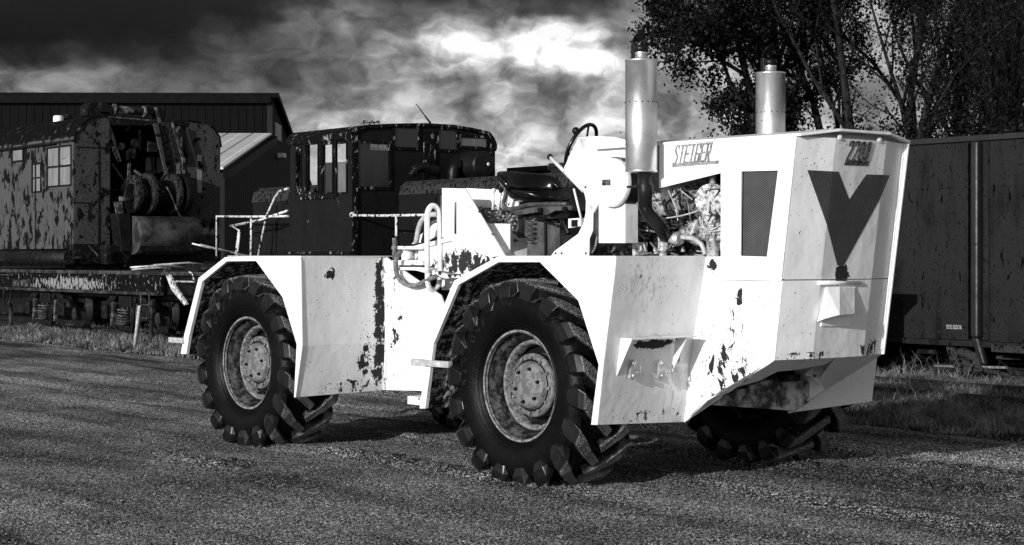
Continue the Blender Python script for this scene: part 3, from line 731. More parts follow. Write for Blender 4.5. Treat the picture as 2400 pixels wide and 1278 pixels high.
# nose: three facets above the seam, three below
def nose_sheet(poly, name, mat, off, parent, th=.012):
    """poly (y,z) laid on the folded, leaning nose surface"""
    bm = bmesh.new(); vv = [bm.verts.new((0, y, z)) for y, z in poly]; bm.faces.new(vv)
    for yc in (yB, yC):
        gm = bm.verts[:]+bm.edges[:]+bm.faces[:]
        bmesh.ops.bisect_plane(bm, geom=gm, plane_co=(0, yc, 0), plane_no=(0, 1, 0), dist=1e-5)
    for v in bm.verts: v.co.x = nose_x(v.co.z)+nose_off(v.co.y)+off
    r = bmesh.ops.extrude_face_region(bm, geom=bm.faces[:])
    for e in r['geom']:
        if isinstance(e, bmesh.types.BMVert): e.co.x -= th
    bmesh.ops.recalc_face_normals(bm, faces=bm.faces)
    me = bpy.data.meshes.new(name); bm.to_mesh(me); bm.free(); me.materials.append(M[mat])
    o = bpy.data.objects.new(name, me); col.objects.link(o); o.parent = parent; return o
upper = nose_sheet([(YB0+.002, 1.585), (YB1-.03, 1.585), (YB1-.03, 2.574), (YB0+.002, 2.574)], 'nose_panel', 'white', 0, tr)
lower = nose_sheet([(YB0+.002, 1.02), (YB1-.03, 1.02), (YB1-.03, 1.578), (YB0+.002, 1.578)], 'nose_lower_panel', 'white', 0, tr)
# raised flange along the far edge
MB().py([(1.66, 1.02), (nose_x(1.02)+.035, 1.02), (nose_x(2.57)+.05, 2.572), (1.80, 2.572)], YB1-.028, YB1-.013).build('nose_flange', 'white_clean', tr, bevel=.003)
mb = MB(); zz = np.linspace(1.05, 2.5, 60)
mb.tube([(nose_x(z)+nose_off(YB1-.034)+.006+random.uniform(-.003, .003), YB1-.036, z) for z in zz], .010, 6); mb.build('weld_bead', 'white_clean', tr)
# V grille
def nose_hit(px, py):      # sight line on the folded nose
    y, z = 1.5, 2.0
    for _ in range(8):
        q = T.F(px, py, nose_x(z)+nose_off(y)); y, z = q.y, q.z
    return y, z
V = [nose_hit(*p) for p in [(1892, 399), (1965, 403), (1990, 468), (2030, 409), (2085, 411), (1977, 622), (1962, 622)]]
vg = nose_sheet([V[0], V[1], V[2], V[5], V[6]], 'v_grille', 'mesh_front', .003, upper, .006)
vg2 = nose_sheet([V[2], V[3], V[4], V[5]], 'v_grille_arm', 'mesh_front', .003, vg, .006)
# thin rolled edge round the V
pts3 = [(nose_x(z)+nose_off(y)+.004, y, z) for y, z in V]
for (px_, py_) in [(1967, 322), (2060, 328)]:
    y, z = nose_hit(px_, py_); x = nose_x(z)+nose_off(y); b = MB().cyl((x, y, z), (x+.010, y, z), .020, seg=16); b.cyl((x+.010, y, z), (x+.016, y, z), .009, seg=6)
    b.build('nose_bolt', 'white_clean', upper)
# model number plate
def strokes(letters, u0, v0, wd, ht, gap, sw, place, shear=.25, depth=.006):
    """stroke lettering: letters are lists of polylines on a 0..1 grid"""
    mb = MB(); u = u0; k = 0
    for L in letters:
        if L is None: u += wd*.35; continue
        for line in L:
            for (a, b), (c, d) in zip(line[:-1], line[1:]):
                A = Vector((u+a*wd, v0+b*ht)); B = Vector((u+c*wd, v0+d*ht)); dv = (B-A).normalized(); nn = Vector((-dv.y, dv.x))*sw/2
                A -= dv*sw*.45; B += dv*sw*.45; off = depth+k*.00025; k += 1
                q = [A+nn, B+nn, B-nn, A-nn]; q = [Vector((p.x+(p.y-v0)*shear, p.y)) for p in q]
                mb.add([place(p.x, p.y, 0) for p in q]+[place(p.x, p.y, off) for p in q], [(0,1,2,3), (7,6,5,4), (0,4,5,1), (1,5,6,2), (2,6,7,3), (3,7,4,0)])
        u += wd+gap
    return mb
LT = {'S': [[(1, .85), (.75, 1), (.2, 1), (.05, .75), (.9, .35), (.7, 0), (0, 0)]], 'T': [[(0, 1), (1, 1)], [(.5, 1), (.5, 0)]],
      'E': [[(1, 1), (.1, 1), (.1, 0), (1, 0)], [(.1, .5), (.8, .5)]], 'I': [[(.2, 1), (.8, 1)], [(.5, 1), (.5, 0)], [(.2, 0), (.8, 0)]],
      'G': [[(1, .8), (.9, 1), (.1, 1), (.1, 0), (1, 0), (1, .45), (.55, .45)]], 'R': [[(.1, 0), (.1, 1), (.95, 1), (.95, .5), (.1, .5)], [(.5, .5), (1, 0)]],
      '2': [[(0, .8), (.15, 1), (.9, 1), (.9, .6), (.05, 0), (1, 0)]], '0': [[(.35, 0), (.1, .15), (.1, .85), (.35, 1), (.65, 1), (.9, .85), (.9, .15), (.65, 0), (.35, 0)]]}
a = T.S(1577, 392, YB0); b = T.S(1685, 384, YB0)
wtot = b.x-a.x
def plc(u, v, o): return (a.x+u, YB0-.004-o, a.z+v+(b.z-a.z)*u/wtot)
mb = strokes([LT[c] for c in 'STEIGER'], .008, .028, (wtot-.10)/7*.74, .125, (wtot-.10)/7*.30, .0115, plc, .28)
mb.add([plc(0, 0, 0), plc(wtot, 0, 0), plc(wtot+.005, .024, 0), plc(.005, .024, 0), plc(0, 0, .005), plc(wtot, 0, .005), plc(wtot+.005, .024, .005), plc(.005, .024, .005)],
       [(0,1,2,3), (7,6,5,4), (0,4,5,1), (1,5,6,2), (2,6,7,3), (3,7,4,0)])
mb.build('name_badge', 'badge', tr)
y0, z0 = nose_hit(1978, 387); y1, z1 = nose_hit(2033, 389)
def pln(u, v, o): y = y0+u; z = z0+v+(z1-z0)*u/(y1-y0); return (nose_x(z)+nose_off(y)+o, y, z)
wn = y1-y0
mb = strokes([LT[c] for c in '2200'], .012, .035, wn/4*.62, .130, wn/4*.34, .0120, pln, .24)
mb.add([pln(0, 0, 0), pln(wn, 0, 0), pln(wn+.008, .034, 0), pln(.008, .034, 0), pln(0, 0, .005), pln(wn, 0, .005), pln(wn+.008, .034, .005), pln(.008, .034, .005)],
       [(0,1,2,3), (7,6,5,4), (0,4,5,1), (1,5,6,2), (2,6,7,3), (3,7,4,0)])
mb.build('number_badge', 'badge_dark', upper)
# hinge rod and tow-hook cover
ya, za = nose_hit(1915, 664); yb_, zb = nose_hit(2013, 663)
xr = nose_x(za)+.085
MB().cyl((xr, ya, za), (xr, yb_, za), .014, seg=12).build('hinge_rod', 'white_clean', lower)
bp = [nose_hit(*p) for p in [(1937, 672), (2003, 672), (1990, 765), (1922, 765)]]
MB().prism([(nose_x(z)+nose_off(y), y, z) for y, z in bp], (.010, 0, 0)).build('cover_base', 'white_clean', lower, bevel=.002)
zc1 = nose_hit(1968, 672)[1]; zc2 = nose_hit(1968, 740)[1]; xa, xb_ = nose_x(zc1)+.075, nose_x(zc2)+.075
TLp, TMp, TRp = T.F(1938, 673, xa+.012), T.F(1968, 672, xa+.035), T.F(2003, 675, xa+.012)
BLp, BMp, BRp = T.F(1931, 748, xb_+.06), T.F(1968, 738, xb_+.11), T.F(2003, 736, xb_+.06)
BLk, BRk = Vector((xb_+.0, BLp.y, BLp.z-.02)), Vector((xb_+.0, BRp.y, BRp.z-.02)); TLk, TRk = Vector((xa-.0, TLp.y, TLp.z)), Vector((xa-.0, TRp.y, TRp.z))
cb = MB().add([TLp, TMp, TRp, BLp, BMp, BRp, BLk, BRk, TLk, TRk], [(0, 3, 4, 1), (1, 4, 5, 2), (3, 6, 7, 5, 4), (0, 1, 2, 9, 8), (0, 8, 6, 3), (2, 5, 7, 9)])
cb.build('cover', 'white_clean', lower)

# ---- belly: sloping plates with an opening, skid pan inside
bx0, bz0, bx1, bz1 = .862, .525, 1.733, 1.018
def belly(pts, th=-.010):   # pts (t along slope 0 front..1 rear, y)
    return [(bx1+(bx0-bx1)*t, y, bz1+(bz0-bz1)*t) for t, y in pts]
def belly_hit(px, py):
    k = (bz1-bz0)/(bx1-bx0); x = 1.5
    for _ in range(30):
        q = T.F(px, py, x); x = x+.5*((q.z-bz1)/k+bx1-x)
    return ((bx1-q.x)/(bx1-bx0), q.y)
mb = MB(); bh = lambda L: [belly_hit(*p) for p in L]
mb.prism(belly([(0, YB0+.013), (1, YB0+.013), (1, YB0+.04)]+bh([(1660, 938), (1726, 908), (1779, 893), (1823, 871), (1858, 868)])+[(0, belly_hit(1890, 846)[1])]), (-.006, 0, .010))
yv = belly_hit(1890, 846)[1]; yw = belly_hit(1952, 843)[1]
mb.prism(belly([(0, yv+.001)]+bh([(1860, 868)])+[(.12, yw)]+[(0, yw)]), (-.006, 0, .010))
mb.prism(belly([(0, yw+.001)]+bh([(1938, 868), (1923, 893), (1934, 912)])+[(1, YB1-.04), (1, YB1-.013), (0, YB1-.013)]), (-.006, 0, .010))
mb.build('belly_plate', 'white_shelf', tr)
mb = MB()      # filler between folded nose bottom and belly
mb.add([(nose_x(1.02), YB0+.013, 1.019), (nose_x(1.02)+.075, yB, 1.019), (nose_x(1.02)+.075, yC, 1.019), (nose_x(1.02), YB1-.03, 1.019)], [(0, 3, 2, 1)]); mb.build('nose_bottom', 'white_clean', tr)
sp = [T.F(px_, py_, 1.05) for px_, py_ in [(1672, 950), (1690, 930), (1790, 893), (1868, 880), (1932, 918), (1868, 964)]]
sk = MB().prism([(1.05+(.28 if i in (1, 2, 3, 4) else 0)*0-0, p.y, p.z) for i, p in enumerate(sp)], (-.25, 0, 0)).build('skid_pan', 'pan', tr, bevel=.01)
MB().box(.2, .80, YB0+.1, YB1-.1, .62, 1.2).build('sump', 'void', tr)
q = T.F(1905, 868, 1.25)
mb = MB(); c = Vector((1.30, q.y, q.z)); mb.prism([(1.30, q.y-.14, q.z-.03), (1.30, q.y+.02, q.z+.08), (1.30, q.y+.10, q.z+.06), (1.30, q.y+.10, q.z-.04), (1.30, q.y+.04, q.z-.10), (1.30, q.y-.02, q.z-.05)], (-.03, 0, 0))
mb.build('tow_lug', 'white_peel', tr, bevel=.004)
q = T.F(1858, 888, 1.3); MB().box(1.24, 1.30, q.y-.09, q.y+.09, q.z-.02, q.z+.03).build('latch', 'iron', tr)

# ---- hitch pocket shelf on the forward face of the fender
zsh = T.S(1470, 797, .12).z; xs = .955
face_x = lambda z: .916+(z-.567)*.148
mb = MB(); mb.add([(face_x(zsh), .14, zsh), (face_x(zsh)+.11, .14, zsh), (face_x(zsh)+.11, .80, zsh), (face_x(zsh)-.02, .80, zsh)]+
                  [(face_x(zsh), .14, zsh+.01), (face_x(zsh)+.11, .14, zsh+.01), (face_x(zsh)+.11, .80, zsh+.01), (face_x(zsh)-.02, .80, zsh+.01)],
                  [(0,3,2,1), (4,5,6,7), (0,1,5,4), (1,2,6,5), (2,3,7,6), (3,0,4,7)])
pocket = mb.build('hitch_pocket', 'white_shelf', tr)
for y in (.145, .70):
    MB().py([(face_x(zsh)-.01, zsh-.001), (face_x(zsh)+.108, zsh-.001), (face_x(zsh-.27)-.01, zsh-.27)], y, y+.010).build('gusset', 'white_shelf', pocket)
for px_ in (1484, 1552):
    q = T.F(px_, 866, .99); x = face_x(q.z)
    mb = MB(); mb.px([(q.y-.025, q.z-.05), (q.y-.03, q.z-.06), (q.y, q.z-.08), (q.y+.03, q.z-.06), (q.y+.035, q.z+.0), (q.y+.015, q.z+.07), (q.y-.015, q.z+.07)], x-.005, x+.016)
    mb.cyl((x, q.y, q.z+.045), (x+.035, q.y, q.z+.045), .016, seg=10); mb.cyl((x, q.y, q.z-.045), (x+.035, q.y, q.z-.045), .016, seg=10)
    mb.tube([(x+.02, q.y+.03, q.z-.02), (x+.03, q.y+.06, q.z-.03), (x+.03, q.y+.065, q.z+.02)], .006, 6)
    mb.build('hook_bracket', 'aluminium', pocket)

# ---- stub bars behind the fenders
for (p, q_) in (((965, 848), (1052, 843)), ((396, 796), (428, 793))):
    a3 = T.S(*p, -.02); b3 = T.S(*q_, -.02)
    MB().box(a3.x, b3.x+.0, -.03, .02, a3.z-.028, a3.z+.022).build('stub_bar', 'hose_light', tr, bevel=.006)
a3 = T.S(957, 937, .05); MB().box(a3.x, a3.x+.2, .04, .3, a3.z-.035, a3.z+.03).build('foot_step', 'white_peel', tr, bevel=.004)

# ---- rear body side and pivot section
rs = T.s2([(905, 603), (926, 620), (978, 656), (1033, 692), (1042, 716), (1042, 918), (890, 918)], YB0)
rs[0] = (-2.812, ZT); rs[-1] = (-2.852, .55)
for y in ((YB0, YB0+.014), (YB1, YB1-.014)): MB().py(rs, *y).build('rear_body_side', 'white', tr)
mb = MB(); mb.tube([(-2.818, YB0-.004, .56), (-2.80, YB0-.006, 1.0), (-2.808, YB0-.004, 1.73)], .014, 6); mb.build('weld_seam', 'white_peel', tr)
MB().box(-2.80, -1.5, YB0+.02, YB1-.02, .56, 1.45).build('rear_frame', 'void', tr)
MB().box(-4.7, -2.85, YB0+.05, YB1-.05, .75, 1.70).build('rear_axle_case', 'iron', tr)
MB().box(-.85, .9, YB0+.05, YB1-.05, .75, 1.62).build('front_frame', 'iron', tr)
for x in (0, WB):
    MB().cyl((x, .34, HUBZ), (x, YW-.34, HUBZ), .15, seg=20).build('axle', 'iron', tr)
MB().box(-1.5, -.8, YB0+.25, YB1-.25, .60, 1.35).build('articulation_joint', 'iron', tr)
# front frame beam reaching back, flaking
y = 1.02
bm_ = T.s2([(980, 577), (1060, 560), (1127, 548), (1172, 598), (1172, 602), (1120, 640), (1075, 645), (1010, 625), (980, 618)], y)
MB().py(bm_, y, y+.9).build('rear_frame_beam', 'white_peel', tr, bevel=.006)
tp = T.s2([(975, 577), (1120, 541), (1125, 549), (980, 585)], y)
MB().py(tp, y-.03, y+.9).build('beam_top_plate', 'white_clean', tr)
bt = T.s2([(935, 626), (1010, 626), (1075, 643), (1120, 641), (1120, 650), (1070, 653), (1000, 634), (935, 632)], y)
MB().py(bt, y-.12, y+.8).build('beam_bottom_plate', 'white_peel', tr, bevel=.003)
MB().py(T.s2([(1035, 640), (1075, 655), (1075, 760), (1035, 760)], y+.1), y+.1, y+.2).build('beam_web', 'white_clean', tr)
# triangular bracket with slot
y = 1.0
br = T.s2([(1036, 441), (1074, 442), (1172, 600), (1150, 603), (1036, 556)], y)
slot = T.s2([(1065, 474), (1070, 474), (1070, 549), (1063, 549)], y)
holed(MB(), br, slot, y, y+.014).build('deck_bracket', 'white_clean', tr)
MB().prism([T.S(*p, y) for p in [(1074, 442), (1090, 442), (1184, 600), (1172, 600)]], (0, .012, 0)).build('bracket_flange', 'white_peel', tr)
sl_ = T.S(1067, 510, y+.1); MB().box(sl_.x-.2, sl_.x+.2, y+.09, y+.1, sl_.z-.22, sl_.z+.2).build('bracket_backing', 'greymetal', tr)
# platform behind the seat: box with vertical ribs, small plate
y = 1.35
MB().py(T.s2([(1092, 441), (1215, 448), (1215, 492), (1092, 484)], y), y, y+.01).build('battery_box_lid', 'white_clean', tr)
bb = MB().py(T.s2([(1110, 484), (1215, 490), (1215, 600), (1110, 600)], y+.05), y+.05, y+.5).build('battery_box', 'greymetal', tr)
y = 1.15
MB().py(T.s2([(1135, 524), (1195, 525), (1195, 600), (1135, 600)], y), y, y+.01).build('step_plate', 'white_clean', tr)
# pivot with pin and hose couplings
y = .95
pv = MB()
for a_, b_ in (((918, 577), (990, 585)), ((918, 610), (990, 622))):
    pv.py(T.s2([a_, (b_[0], a_[1]), b_, (a_[0], b_[1])], y), y, y+.3)
pv.build('pivot_yoke', 'white_peel', tr, bevel=.004)
c0 = T.S(955, 588, y+.1); c1 = T.S(955, 618, y+.1)
MB().cyl((c0.x, y+.1, c0.z+.03), (c0.x, y+.1, c1.z-.02), .055, seg=18).build('pivot_pin', 'white_clean', tr)
c0 = T.S(968, 602, y+.15); MB().cyl((c0.x, y+.15, c0.z), (c0.x, y+.22, c0.z), .075, seg=20).build('steering_cylinder_end', 'white_clean', tr)
c0 = T.S(925, 595, y-.02); MB().cyl((c0.x, y-.02, c0.z-.04), (c0.x, y-.02, c0.z+.14), .022, seg=12).build('hose_coupling', 'hose_grey', tr)
def Tp(pts, y, dy=0.0, n=6):
    P3 = [T.S(a, b, y+dy*i/(len(pts)-1)) for i, (a, b) in enumerate(pts)]; return smooth_path(P3, n)
MB().tube(Tp([(940, 588), (928, 610), (931, 645), (950, 666), (975, 669), (1003, 656), (1022, 648)], .86), .022, 10).build('hydraulic_hose', 'hose_grey', tr)
# hooped handrail
loop = smooth_path([T.S(a, b, .86+dy) for a, b, dy in [(1002, 640, 0), (1001, 520, 0), (1004, 493, .01), (1014, 482, .06), (1026, 492, .12), (1030, 520, .14), (1031, 600, .14), (1031, 650, .14), (1026, 672, .12), (1014, 680, .06), (1004, 668, .01), (1002, 640, 0)]], 5)
MB().tube(loop, .024, 10).build('handrail', 'white_clean', tr)
# tube hoops behind
for k, pts in enumerate([[(975, 570), (985, 525), (1005, 505), (1034, 503)], [(992, 568), (1003, 530), (1020, 517), (1036, 515)]]):
    MB().tube(Tp(pts, 1.3+.1*k), .025, 8).build('guard_tube', ('hose_light', 'hose_grey')[k], tr)
MB().py(T.s2([(965, 572), (1036, 500), (1036, 545), (1000, 566)], 1.55), 1.55, 1.57).build('guard_plate', 'white_clean', tr)
# control levers with ball knobs
for px_, lean in ((1157, -2), (1174, -6)):
    a3 = T.S(px_+lean, 492, 1.25); b3 = T.S(px_, 447, 1.25)
    lv = MB().cyl(a3, b3, .012, .009, 8).build('control_lever', 'white_peel', tr); MB().ball(b3, .021).build('lever_knob', 'knob' if px_ == 1157 else 'black', lv)
# ---- seat
sc0 = T.S(1262, 478, 1.5)
def cushion(c, L, W, H, name, parent, back=False):
    """a dished oval pad: L along x, W across, H thick"""
    nu, nv = 28, 12; vs = []; fs = []
    for j in range(nv+1):
        t = j/nv; rr = math.sin(math.pi*t); hz = -math.cos(math.pi*t)
        for i in range(nu):
            a = 2*math.pi*i/nu; ex = abs(math.cos(a))**.7*math.copysign(1, math.cos(a)); ey = abs(math.sin(a))**.7*math.copysign(1, math.sin(a))
            x = ex*L/2*rr**.5; y_ = ey*W/2*rr**.5; z = hz*H/2
            if hz > 0: z -= .55*H*(1-min(1, (rr if rr > 0 else 0))**2)*1.0; 
            z += .05*(y_/(W/2))**2-.03*(x/(L/2))
            vs.append((x, y_, z))
    for j in range(nv):
        for i in range(nu): fs.append((j*nu+i, j*nu+(i+1) % nu, (j+1)*nu+(i+1) % nu, (j+1)*nu+i))
    mb = MB(); mb.add([Vector(c)+Vector(v) for v in vs], fs, True); return mb
seat = cushion((sc0.x+.02, 1.48, T.S(1262, 463, 1.48).z), .50, .50, .15, 'seat', tr).build('seat', 'vinyl', tr)
# backrest: curved bolster wrapping the driver
mb = MB(); pa_, zb = [], T.S(1240, 422, 1.5).z
cx_ = T.S(1238, 425, 1.5).x-.02
arc = []
for i in range(25):
    a = math.pi*.5+math.pi*(i/24); rx, ry = .22, .29
    x = cx_+.08+math.cos(a)*rx*(1.0); y_ = 1.5+math.sin(a)*ry
    arc.append((x, y_))
vs = []; n = len(arc)
for i, (x, y_) in enumerate(arc):
    t = abs(i/12-1); hh = .085*(1-.35*t**3); th = .035
    cen = Vector((cx_+.08, 1.5)); d = (Vector((x, y_))-cen).normalized()
    for k in range(12):
        b_ = 2*math.pi*k/12; q = Vector((x, y_))+d*math.cos(b_)*th
        vs.append((q.x-.05*math.sin(b_), q.y, zb+math.sin(b_)*hh-.02*t))
fs = [(i*12+k, i*12+(k+1) % 12, (i+1)*12+(k+1) % 12, (i+1)*12+k) for i in range(n-1) for k in range(12)]+[tuple(range(12)), tuple(reversed(range((n-1)*12, n*12)))]
mb.add(vs, fs, True); bk = mb.build('backrest', 'vinyl', tr)
# the pipe that carries the backrest, then runs under the seat
MB().tube(Tp([(1172, 412), (1180, 425), (1185, 455), (1180, 480), (1192, 490), (1215, 487), (1240, 480), (1330, 478)], 1.22), .018, 10).build('backrest_frame', 'greymetal', tr)
ZS = T.S(1262, 498, 1.4).z
MB().prism([T.S(*p, 1.22) for p in [(1205, 494), (1262, 484), (1342, 482), (1340, 492), (1300, 494), (1280, 505), (1268, 496), (1205, 506)]], (0, .03, 0)).build('seat_rail', 'greymetal', tr)
MB().py(T.s2([(1218, 500), (1335, 494), (1330, 512), (1225, 514)], 1.3), 1.3, 1.75).build('seat_base', 'iron', tr)
for px_, py_ in ((1268, 493), (1325, 491)):
    q = T.S(px_, py_, 1.21); MB().cyl((q.x, 1.19, q.z), (q.x, 1.22, q.z), .022, seg=12).build('seat_bolt', 'iron', tr)
ped = MB().py(T.s2([(1235, 515), (1275, 522), (1275, 600), (1235, 600), (1236, 575), (1242, 560), (1230, 553), (1230, 518)], 1.28), 1.28, 1.30).build('seat_pedestal', 'greymetal', tr)
MB().py(T.s2([(1277, 523), (1312, 523), (1312, 600), (1277, 600)], 1.32), 1.32, 1.7).build('pedestal_box', 'greymetal', tr)
sp_ = T.S(1250, 530, 1.27); mb = MB()
mb.tube([(sp_.x+.035*math.cos(a), 1.25+.035*math.sin(a), sp_.z+.06-.20*a/(10*math.pi)) for a in np.linspace(0, 10*math.pi, 90)], .008, 6); mb.build('seat_spring', 'greymetal', tr)
MB().tube(Tp([(1255, 508), (1270, 516), (1308, 530)], 1.27), .010, 6).build('seat_strut', 'black', tr)
MB().py(T.s2([(1312, 505), (1350, 500), (1372, 520), (1360, 545), (1325, 600), (1312, 600)], 1.75), 1.75, 1.76).build('floor_panel', 'white_peel', tr)
MB().py(T.s2([(1332, 513), (1362, 511), (1362, 530), (1332, 535)], 1.3), 1.3, 1.38).build('pedal_box', 'white_clean', tr)
MB().py(T.s2([(1340, 516), (1354, 515), (1354, 531), (1340, 532)], 1.298), 1.292, 1.2995).build('pedal_pad', 'black', tr)
# steering wheel
sw = T.S(1362, 348, 1.5); nrm = Vector((-.82, -.30, .42)).normalized()
e1 = Vector((0, 1, 0)); e1 = (e1-nrm*e1.dot(nrm)).normalized(); e2 = nrm.cross(e1)
ring = [sw+(e1*math.cos(a)+e2*math.sin(a))*.215 for a in np.linspace(0, 2*math.pi, 49)[:-1]]
st_w = MB().tube(ring, .016, 10, True).build('steering_wheel', 'vinyl', tr)
mb = MB()
for k in range(3):
    a = 2*math.pi*k/3+.5; mb.cyl(sw-nrm*.04, sw+(e1*math.cos(a)+e2*math.sin(a))*.21, .009, seg=8)
mb.cyl(sw-nrm*.08, sw-nrm*.02, .04, seg=16); mb.build('steering_spokes', 'black', st_w)
def px_of(p):
    wp = Vector((T.o.x, T.o.y))+T.U*p.x+T.V*p.y; return Vector((CX+FPX*wp.x/wp.y, HY-FPX*(p.z-CAMH)/wp.y))
kp = min(ring, key=lambda p: (px_of(p)-Vector((1345, 305))).length)+Vector((-.02, 0, .02)); MB().ball(kp, .032).build('spinner_knob', 'black', st_w)
MB().cyl(sw-nrm*.06, sw-nrm*.55, .02, seg=10).build('steering_column', 'black', tr)
# long lever and short lever
a3 = T.S(1289, 368, 1.1); b3 = T.S(1368, 448, 1.0)
lv = MB().cyl(a3, b3, .016, .016, 10).build('gear_lever', 'white_clean', tr); MB().ball(a3, .026).build('lever_knob', 'black', lv)
b4 = T.S(1325, 404, 1.03); MB().cyl(b4+Vector((0, .0, .015)), b3+Vector((0, 0, .015)), .024, seg=10).build('lever_sleeve', 'white_clean', tr)
a3 = T.S(1344, 438, 1.15); b3 = T.S(1362, 512, 1.15)
lv = MB().cyl(a3, b3, .010, seg=8).build('hand_lever', 'white_clean', tr); MB().ball(a3, .02).build('lever_knob', 'black', lv)
# ---- dash cowl
y = YB0+.045
cowl = T.s2([(1364, 350), (1463, 338), (1545, 333), (1545, 441), (1463, 455), (1408, 470), (1390, 500), (1373, 473), (1368, 450), (1321, 394), (1340, 352), (1355, 323)], y)
MB().py(cowl[:1]+cowl[1:], y, YB1-.045).build('dash_cowl', 'white_clean', tr, bevel=.006)
top = T.s2([(1355, 323), (1387, 319), (1439, 321), (1464, 328), (1500, 334), (1500, 340), (1364, 351)], y+.10)
MB().py(top, y+.1, YB1-.15).build('cowl_top', 'white_clean', tr, bevel=.004)
leg = T.s2([(1373, 470), (1390, 485), (1389, 541), (1381, 560), (1380, 600), (1291, 600), (1300, 588), (1355, 548), (1368, 520), (1372, 500)], y)
for yy in ((y, y+.012), (YB1-.06, YB1-.045)): MB().py(leg, *yy).build('cowl_leg', 'white_clean', tr, bevel=.003)
MB().py(T.s2([(1392, 480), (1403, 500), (1403, 560), (1390, 545)], y+.02), y+.02, y+.1).build('cowl_inner_plate', 'greymetal', tr)
for px_, py_ in ((1373, 439), (1303, 594), (1317, 594), (1374, 594)):
    q = T.S(px_, py_, y); MB().cyl((q.x, y-.008, q.z), (q.x, y, q.z), .010, seg=8).build('cowl_bolt', 'greymetal', tr)
# air cleaner: round cover and the box beneath
q = T.S(1428, 428, .80)
ac = MB().lathe([(0, 0), (.165, 0), (.182, .006), (.188, .02), (.188, .05)], (q.x, .80, q.z), seg=56).build('air_cleaner_cover', 'white_clean', tr)
MB().lathe([(.196, .05), (.196, .17)], (q.x, .80, q.z), seg=48).build('air_cleaner_drum_shade', 'black', ac)  # drum side in black, painting the shadowed gap behind the cover
q2 = T.S(1421, 428, .798); MB().box(q2.x-.045, q2.x+.045, .794, .7995, q2.z-.022, q2.z+.022).build('maker_plate', 'badge_dark', ac)
bx = T.s2([(1403, 470), (1465, 462), (1465, 570), (1403, 570)], .86)
MB().py(bx, .86, 1.0).build('air_intake_box', 'white_clean', tr, bevel=.004)
# ---- mufflers
def muffler(x, yc, z0, z1, r, full=True):
    c = (x, yc)
    b = MB().lathe([(0, z0+.004), (r-.01, z0), (r+.003, z0+.004), (r+.003, z0+.016), (r, z0+.018), (r, z1-.018), (r+.003, z1-.016), (r+.003, z1-.002), (r-.008, z1), (0, z1+.006)], (x, yc, 0), 'z', 48).build('muffler', 'galv', tr)
    mb = MB()
    for f_ in (.62,):
        for k in range(16):
            a = 2*math.pi*k/16+random.uniform(-.08, .08); mb.ball((x+math.cos(a)*r, yc+math.sin(a)*r, z0+(z1-z0)*f_), .0055, 6)
    for k in range(22):
        zq = z0+(z1-z0)*(k+.5)/22; a = -2.1; mb.ball((x+math.cos(a)*r, yc+math.sin(a)*r, zq), .004, 6)
    mb.build('muffler_rivets', 'black', b)
    MB().cyl((x+.0, yc, z1), (x+.0, yc, z1+.095), .047, seg=24).build('outlet_pipe', 'galv', b)
    MB().cyl((x, yc, z1+.055), (x, yc, z1+.105), .052, seg=24).build('outlet_clamp', 'black', b)
    hx = x-.055
    MB().box(hx-.035, hx+.0, yc-.02, yc+.02, z1-.01, z1+.12).build('flap_bracket', 'black', b, bevel=.003)
    d = Vector((-.58, -.25, .55)).normalized(); cc = Vector((x-.02, yc, z1+.18))
    MB().cyl(cc, cc+d*.006, .066, seg=28).build('rain_flap', 'black', b)
    MB().tube([(hx-.02, yc, z1+.10), (hx-.03, yc, z1+.15), tuple(cc+Vector((-.01, 0, -.03)))], .010, 6).build('flap_arm', 'black', b)
    return b
m1 = T.S(1503, 405, .77); m1t = T.S(1503, 140, .77)
muffler(m1.x, .77, m1.z, m1t.z, .1185)
m2t = T.S(1806, 170, 2.30)
muffler(m2t.x, 2.30, m2t.z-.85, m2t.z, .1185)
pp = [(m1.x+.04, .77, m1.z), (m1.x+.04, .77, m1.z-.26)]
MB().cyl(*pp, .052, seg=20).build('exhaust_pipe', 'black', tr)
e3 = T.S(1566, 572, 1.10)
MB().tube(smooth_path([(m1.x+.04, .77, m1.z-.24), (m1.x+.05, .79, m1.z-.30), tuple(Vector((m1.x+.08, .9, m1.z-.42))), tuple(e3)], 5), .048, 14).build('exhaust_elbow', 'black', tr)
q = T.S(1500, 438, .76); MB().cyl((q.x-.09, .715, q.z), (q.x+.02, .715, q.z), .009, seg=8).lathe([(.058, -.012), (.058, .012)], (m1.x+.04, .77, q.z), 'z', 20).build('exhaust_clamp', 'black', tr)
q2 = (m2t.x, 2.30, m2t.z-.85); MB().cyl(q2, (q2[0], q2[1], q2[2]-.25), .052, seg=20).build('exhaust_pipe', 'black', tr)

# ---- engine in the open bay
def blk(name, pts, y0, y1, mat, bev=.006): return MB().py(T.s2(pts, y0), y0, y1).build(name, mat, tr, bevel=bev)
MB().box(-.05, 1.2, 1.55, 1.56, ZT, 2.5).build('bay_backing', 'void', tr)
blk('engine_block', [(1480, 545), (1690, 540), (1690, 602), (1385, 602), (1388, 575), (1480, 575)], 1.22, 1.95, 'grime', .01)
blk('cylinder_head', [(1500, 470), (1640, 465), (1650, 530), (1510, 540)], 1.38, 1.85, 'grime', .01)
blk('valve_cover', [(1560, 440), (1690, 430), (1690, 470), (1560, 475)], 1.36, 1.54, 'engine', .012)
q = T.S(1585, 462, 1.2); MB().cyl((q.x-.22, 1.24, q.z), (q.x+.13, 1.24, q.z), .165, seg=28).build('intake_canister', 'engine', tr)
MB().lathe([(.168, -.01), (.172, 0), (.168, .01)], (q.x+.10, 1.24, q.z), 'x', 28).lathe([(.168, -.01), (.172, 0), (.168, .01)], (q.x+.13, 1.24, q.z), 'x', 28).build('canister_band', 'aluminium', tr)
